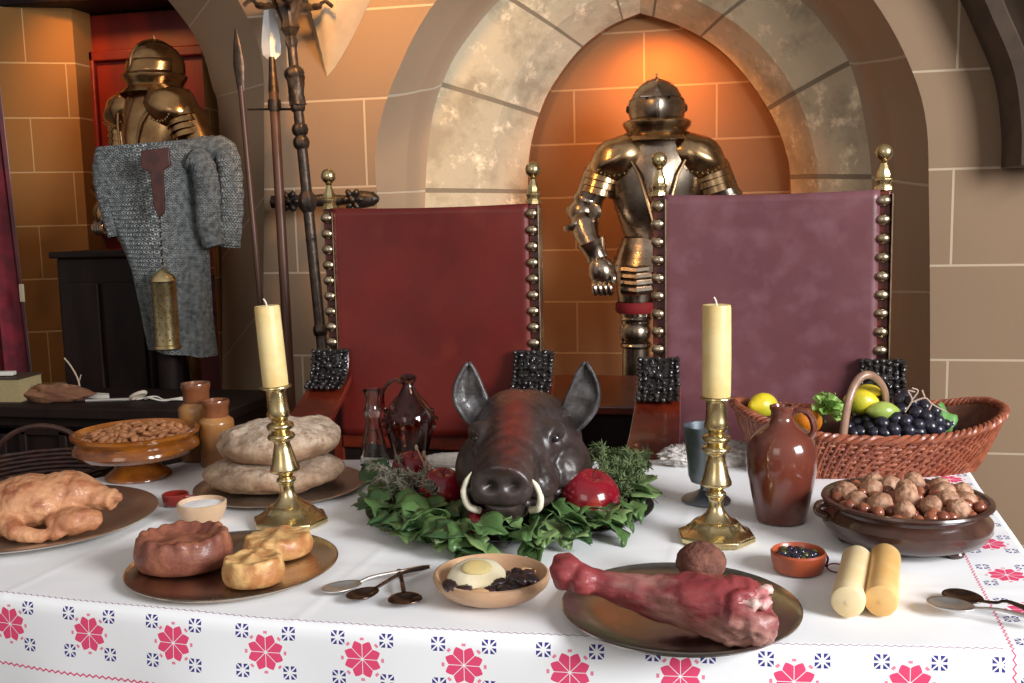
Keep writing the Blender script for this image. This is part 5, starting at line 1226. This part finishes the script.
mb.ell((0, 0, 0), .006, None, 8, 6)
tag(mb.build('dry_branch', mat('pale_branch', (.45, .32, .22), rough=.8), loc=w), 'pale dry forked branch sticking up over the red apples left of the boar', 'branch')

# ------------------------------------------------------------------ roast fowl
platter('round_platter', 'dull silver platter under the roast fowl at the left end', 36, 525, 116, m_silver, rim=.14, deep=.013)
p = atz(56, 531, TZ+.012); t = thing('roast_fowl', 'golden roast fowl with folded legs lying on the silver platter', 'roast bird', (p.x, p.y, TZ+.011), YAW+R(10))
m_roast = mat('roast_skin', (.58, .29, .145), (.44, .18, .08), 10, .38, .62, rough=.5, coat=.12, bmp=.9, bsc=110, bd=.003, c3=(.30, .095, .04), sc3=26, f3=(.50, .68))
mb = MB(); mb.ell((-.035, .020, .062), (.090, .068, .056), Matrix.Rotation(R(14), 3, 'Y')); mb.ell((.010, .028, .070), (.078, .056, .050)); mb.ell((-.085, .005, .040), (.050, .055, .040))
mb.ell((.050, .022, .066), (.055, .034, .030)); mb.tube(cr([V(.04, .02, .066), V(.085, .012, .062), V(.112, .004, .058)], 10), [.030, .030, .029, .028, .026, .025, .023, .022, .022, .024, .022], 14)
mb.ell((.108, .012, .070), (.012, .010, .013)); mb.ell((.118, .0, .064), (.011, .010, .012))
mb.ell((.040, -.045, .034), (.046, .032, .031)); mb.tube(cr([V(.03, -.055, .030), V(.065, -.052, .036), V(.092, -.040, .028)], 10), [.022, .026, .028, .028, .027, .025, .024, .022, .022, .021, .016], 14); mb.ell((.018, -.068, .018), (.022, .016, .014))
mb.tube(cr([V(-.085, -.03, .045), V(-.05, -.062, .022), V(-.005, -.070, .014), V(.02, -.068, .012)], 10), [.024, .023, .022, .02, .018, .016, .014, .013, .012, .011, .009], 12)
mb.ell((-.12, .02, .045), (.03, .035, .026))
def ff(c_, n):
    c_ = c_+n*(.0034*fbm(c_, 24, 6)+.0016*fbm(c_, 75, 3)); c_ = c_-n*.004*math.exp(-((c_.x-.018-.25*(c_.z-.06))/.006)**2)*(1 if c_.y < .03 else 0); c_.z = max(c_.z, .001); return c_
o = organic(mb, 'body', m_roast, t, .0036, 3, ff); o.scale = (1, 1, .93)

# ------------------------------------------------------------------ wicker basket of fruit
m_wick = mat('red_brown_wicker', (.30, .085, .040), (.19, .045, .022), 40, rough=.4, coat=.2, c3=(.38, .13, .065), sc3=60, f3=(.55, .7))
p = atz(866, 469, TZ); t = thing('fruit_basket', 'long red-brown wicker basket with arched handle, full of fruit, behind the nut bowl', 'basket', (p.x, p.y, TZ+.003), YAW); s = mpp(p); bk = p
AB, AR_, BB, BR_ = 104*s, 130*s, .090, .130
def H(a_): return .092+.046*abs(math.cos(a_))**2.5+.022*max(0, math.sin(a_))+.014*max(0, -math.cos(a_))
def bpt(a_, h, off=0):
    k = h**.85; A_, B_ = lin(AB, AR_, k), lin(BB, BR_, k); c_, s_ = math.cos(a_), math.sin(a_); e = .80
    return V((A_+off)*math.copysign(abs(c_)**e, c_), (B_+off)*math.copysign(abs(s_)**e, s_), H(a_)*h)
mb = MB(); NR = 84
for k in range(NR):
    a_ = 2*PI*k/NR; mb.tube([bpt(a_+.20*h_/8, h_/8, .0035) for h_ in range(9)], .0042, 6)
    mb.tube([bpt(a_+.030+.20*h_/8, h_/8, .0020) for h_ in range(9)], .0030, 5)
mb.build('stakes', m_wick, t)
mb = MB(); rows = 15
for i in range(rows):
    h_ = (i+.5)/rows; n_ = NR*4
    mb.tube([bpt(2*PI*k/n_, h_, .0030*math.sin(k/n_*NR*PI+i*PI)) for k in range(n_)], .0036, 5, closed=True)
mb.build('weavers', m_wick, t)
mb = MB(); n_ = 480
for j in range(3):
    def rp(k):
        a_ = 2*PI*k/n_; c_ = bpt(a_, 1.0); o_ = V(math.cos(a_), math.sin(a_), 0); ph = k/n_*2*PI*34+j*2*PI/3; return c_+o_*(.006*math.cos(ph)+.002)+V(0, 0, .006*math.sin(ph)+.003)
    mb.tube([rp(k) for k in range(n_)], .0055, 6, closed=True)
mb.build('braided_rim', m_wick, t)
mb = MB(); mb.grid(lambda u, h_: bpt(2*PI*u, h_*.97+.01, -.006), 80, 6, cu=True); mb.lathe([(.001, .012), (1, .012)], 60, sx=AB, sy=BB, cap=False)
mb.build('lining', mat('inner_wicker', (.14, .045, .02), (.09, .03, .015), 60, rough=.6), t, fix=False)
mb = MB(); mb.lathe([(AR_*.93/AR_, .055), (.001, .075)], 60, sx=AR_*.93, sy=BR_*.88, cap=False); mb.build('straw_filling', mat('dark_straw', (.05, .03, .015), (.09, .05, .02), 60, rough=.9, bmp=1, bsc=60), t, fix=False)
p0, p1, p2 = aty(843, 436, bk.y-.100), aty(866, 379, bk.y-.05), aty(886, 405, bk.y+.02)
mt = t.matrix_world.inverted() if False else (Matrix.Translation(t.location) @ Matrix.Rotation(YAW, 4, 'Z')).inverted()
q0, q2 = mt @ p0, mt @ p2
hp = cr([q0+V(-.004, 0, -.06), q0, mt @ aty(849, 400, bk.y-.09), mt @ aty(860, 378, bk.y-.06), mt @ aty(873, 376, bk.y-.04), mt @ aty(885, 392, bk.y), q2+V(0, 0, -.05)], 40)
MB().tube(hp, .0095, 10, flat=.8).build('handle', mat('peeled_willow', (.34, .20, .13), (.24, .13, .085), 30, rough=.4, coat=.3, stretch=(1, 1, .3)), t)
def infruit(u, v, dy): w = aty(u, v, bk.y+dy); return w
m_lem = mat('lemon_skin', (.78, .60, .02), (.62, .50, .03), 12, rough=.35, coat=.2, bmp=.3, bsc=150, c3=(.42, .50, .04), sc3=8, f3=(.55, .75)); m_gfr = mat('green_fig_skin', (.40, .48, .10), (.30, .40, .08), 12, rough=.3, coat=.3)
def fruit(name, label, cat, u, v, dy, r, m, rz=0, fn=None):
    w = infruit(u, v, dy); t = thing(name, label, cat, tuple(w), rz)
    MB().ell((0, 0, 0), r, None, 32, 20, fn or (lambda d: 1+.22*abs(d.x)**14)).build('skin', m, t, angle=0)
    MB().lathe([(.004, 0), (.003, .003), (.001, .004)], 8, (r[0]*1.16, 0, 0), Matrix.Rotation(PI/2, 3, 'Y')).build('stem_end', m_herb, t)
fruit('lemon', 'yellow lemon at the left end of the fruit basket', 'lemon', 763, 405, -.01, (.036, .029, .029), m_lem, R(40))
fruit('lemon', 'large yellow lemon behind the basket handle', 'lemon', 861, 401, .01, (.034, .032, .031), m_lem, R(-20))
fruit('lemon', 'small yellow lemon wedge above the others, inside the handle hoop', 'lemon', 869, 391, .03, (.030, .022, .016), m_lem, R(-50))
fruit('green_fig', 'bright green round fruit between handle and grapes', 'fig', 883, 411, -.02, (.032, .024, .022), m_gfr, R(10))
fruit('orange', 'single orange in the basket beside the curly green leaf', 'orange', 808, 421, -.03, (.032, .032, .030), mat('orange_skin', (.80, .25, .02), rough=.35, bmp=.4, bsc=160), 0, lambda d: 1)
# curly lettuce heads
m_let = mat('curly_green_leaf', (.36, .52, .14), (.22, .40, .08), 20, rough=.5, sss=.05)
def curly(name, label, u, v, dy, r, seed, cat, m=m_let):
    w = infruit(u, v, dy); mb = MB()
    for k in range(9):
        q_ = random.Random(seed*10+k); ax_ = Euler((q_.uniform(-.9, .9), q_.uniform(-.9, .9), q_.uniform(0, 6.3))).to_matrix()
        def lf(s_, t_):
            a_ = lin(-1.5, 1.5, s_); rr = r*(t_*.9+.1); fr2 = r*.16*t_*t_*math.sin(s_*30+k+seed); return ax_ @ V(math.sin(a_)*rr, fr2+r*.3*t_*t_, math.cos(a_)*rr*.8)
        mb.grid(lf, 40, 6)
    return tag(mb.build(name, m, loc=w, angle=0, fix=False), label, cat)
curly('curly_leaf', 'curly bright green leaf tuft at the left of the basket handle', 826, 409, -.03, .040, 2, 'leaf')
curly('curly_leaf', 'dark green leaf tuft under the lemons behind the handle', 852, 412, .0, .032, 5, 'leaf', mat('deep_curly_leaf', (.09, .22, .04), rough=.5))
# grapes
m_gr = mat('black_grape', (.012, .010, .018), (.03, .028, .045), 20, rough=.3, coat=.3)
w0 = infruit(890, 424, -.03); t = thing('grape_bunch', 'heaped bunch of black grapes with pale stalk at the right of the basket', 'grapes', tuple(w0), 0)
g0 = MB().ell((0, 0, 0), (.0150, .0130, .0130), None, 22, 14).build('grape', m_gr, t, angle=0)
gl = [(848, 428, 0), (858, 423, .01), (860, 433, -.03), (870, 428, -.03), (873, 417, 0), (882, 424, -.04), (884, 434, -.05), (893, 431, -.05), (896, 420, -.03), (890, 412, 0), (902, 410, .0), (906, 422, -.04), (908, 432, -.05), (918, 426, -.05), (916, 414, -.02), (926, 417, -.03), (929, 427, -.04), (938, 422, -.02), (944, 426, -.01), (912, 403, .0), (901, 402, .02), (924, 407, .0), (853, 434, -.03), (875, 434, -.04), (868, 420, 0), (934, 412, .0), (897, 436, -.04), (918, 433, -.05), (905, 398, .03), (950, 425, .0), (865, 410, .02), (886, 420, 0), (938, 431, -.02)]
q = random.Random(3)
for i, (u, v, dy) in enumerate(gl):
    o = g0 if i == 0 else g0.copy()
    if i: COL.objects.link(o); o.parent = t
    o.location = infruit(u, v-1, dy)-w0; o.rotation_euler = (q.uniform(-.6, .6), q.uniform(-.6, .6), q.uniform(0, 3)); k = q.uniform(1.12, 1.34); o.scale = (k,)*3
for i in range(26):
    o = g0.copy(); COL.objects.link(o); o.parent = t; u, v, dy = gl[i]; o.location = infruit(u, v, dy)-w0+V(q.uniform(-.008, .008), .022, -.020)
mb = MB()
for pts in (((905, 412), (912, 400), (908, 391), (915, 392)), ((912, 400), (918, 391), (912, 388)), ((912, 402), (925, 398), (932, 404), (946, 412)), ((925, 398), (922, 390)), ((932, 404), (928, 412))):
    mb.tube(cr([infruit(u, v, -.03)-w0 for u, v in pts], 10), .0020, 6)
mb.build('stalk', mat('grape_stalk', (.45, .32, .25), rough=.7), t)
mv = leafmesh(2); mv.v = [(x*1.25, y*1.15, z*1.2) for x, y, z in mv.v]
w = infruit(940, 418, .0)
o = mv.build('vine_leaf', mat('vine_leaf', (.10, .26, .06), (.16, .34, .09), 20, rough=.45, bmp=.4, bsc=70), loc=w, angle=0, fix=False, solid=.001, rot=(R(75), R(10), YAW)); o.scale = (1.05,)*3; w_ = w.copy(); o.location = w_+V(0, -.02, -.010)
tag(o, 'green lobed vine leaf standing up at the right of the grapes', 'leaf')
# ------------------------------------------------------------------ pale fleece and cloth at the far edge
m_fleece = mat('white_fleece', (.78, .73, .68), (.62, .57, .52), 40, rough=.95, bmp=1, bsc=120, bd=.006)
p = atz(716, 462, TZ)
mb = MB(); mb.ell((0, 0, .012), (.135, .040, .034), None, 90, 40, lambda d: 1+.16*fbm(d, 6, 3)+.10*fbm(d, 17, 4)+.05*fbm(d, 40, 4))
q = random.Random(5)
for i in range(2200):
    a_, z_ = q.uniform(0, 2*PI), q.uniform(0, 1); x, y = math.cos(a_)*.125*math.sqrt(1-z_*z_), math.sin(a_)*.036*math.sqrt(1-z_*z_); c_ = V(x, y, .012+z_*.030); d_ = V(q.gauss(0, 1), q.gauss(0, 1)-.4, q.gauss(.4, .7)).normalized()*.014
    mb.tube([c_, c_+d_], [.0009, .0003], 3)
o = mb.build('sheepskin', m_fleece, loc=(p.x, p.y-.035, TZ+.012), rz=YAW, angle=0, fix=False); tag(o, 'crumpled white sheepskin lying behind the pewter goblet at the table back', 'fleece')
p = atz(455, 466, TZ); mb = MB()
mb.ell((0, 0, .006), (.085, .022, .018), None, 60, 24, lambda d: 1+.16*fbm(d, 4, 9))
tag(mb.build('rolled_napkin', mat('grey_linen', (.42, .38, .33), (.34, .30, .26), 20, rough=.9, bmp=.4), loc=(p.x, p.y-.02, TZ+.014), rz=YAW, angle=0), 'pale rolled napkin behind the boar head at the back edge of the table', 'napkin')
# ------------------------------------------------------------------ light
def area(name, loc, tgt, size, power, color, sy=None, spread=180):
    l = bpy.data.lights.new(name, 'AREA'); l.energy = power; l.color = color; l.size = size; l.shape = 'RECTANGLE'; l.size_y = sy or size; l.spread = R(spread)
    o = bpy.data.objects.new(name, l); COL.objects.link(o); o.location = loc
    o.rotation_euler = (Vector(tgt)-Vector(loc)).to_track_quat('-Z', 'Y').to_euler(); return o
def spot(name, loc, tgt, power, color, ang=80, blend=.7, rad=.04):
    l = bpy.data.lights.new(name, 'SPOT'); l.energy = power; l.color = color; l.spot_size = R(ang); l.spot_blend = blend; l.shadow_soft_size = rad
    o = bpy.data.objects.new(name, l); COL.objects.link(o); o.location = loc
    o.rotation_euler = (Vector(tgt)-Vector(loc)).to_track_quat('-Z', 'Y').to_euler(); return o
area('window_daylight', (4.0, -.5, 2.7), (-.3, 2.3, .9), 2.0, 400, (.97, .98, 1.0), 1.9)
area('left_fill_light', (-1.4, -2.2, 2.6), (-.5, 2.2, .8), 1.6, 18, (1.0, .96, .90), 1.8)  # added weak fill from behind the camera, left side
ap = aty(644, 30, YN-.15)
spot('niche_spotlight', (ap.x+.05, YN-.28, ap.z+.0), (ap.x+.05, YN+.1, 1.5), 30, (1.0, .33, .05), 130, .9)
spot('alcove_spotlight', (aty(110, 20, 4.5).x, 3.9, 2.55), (aty(150, 200, 4.6).x, 4.7, 1.6), 34, (1.0, .42, .10), 95, 1.0)
spot('vault_spotlight', tuple(aty(318, -60, YF-.62)), tuple(aty(360, 60, YF)), 34, (1.0, .5, .14), 130, .9)
w = bpy.data.worlds.new('world'); SC.world = w; w.use_nodes = True; w.node_tree.nodes['Background'].inputs[0].default_value = (.85, .80, .78, 1)
wt = w.node_tree; bg = wt.nodes['Background']; sp = wt.nodes.new('ShaderNodeSeparateXYZ'); wt.links.new(wt.nodes.new('ShaderNodeTexCoord').outputs['Generated'], sp.inputs[0])
k = mth(wt, 'ADD', mth(wt, 'MULTIPLY', sp.outputs[1], -.75), mth(wt, 'MULTIPLY', sp.outputs[2], .45)); k = mth(wt, 'MAXIMUM', k, 0.0)
wt.links.new(mth(wt, 'MULTIPLY_ADD', k, .55, .07), bg.inputs[1])   # the bright hall behind the photographer
SC.view_settings.view_transform = 'Standard'; SC.view_settings.look = 'None'; SC.view_settings.gamma = 1; SC.view_settings.use_curve_mapping = False
SC.view_settings.exposure = .12
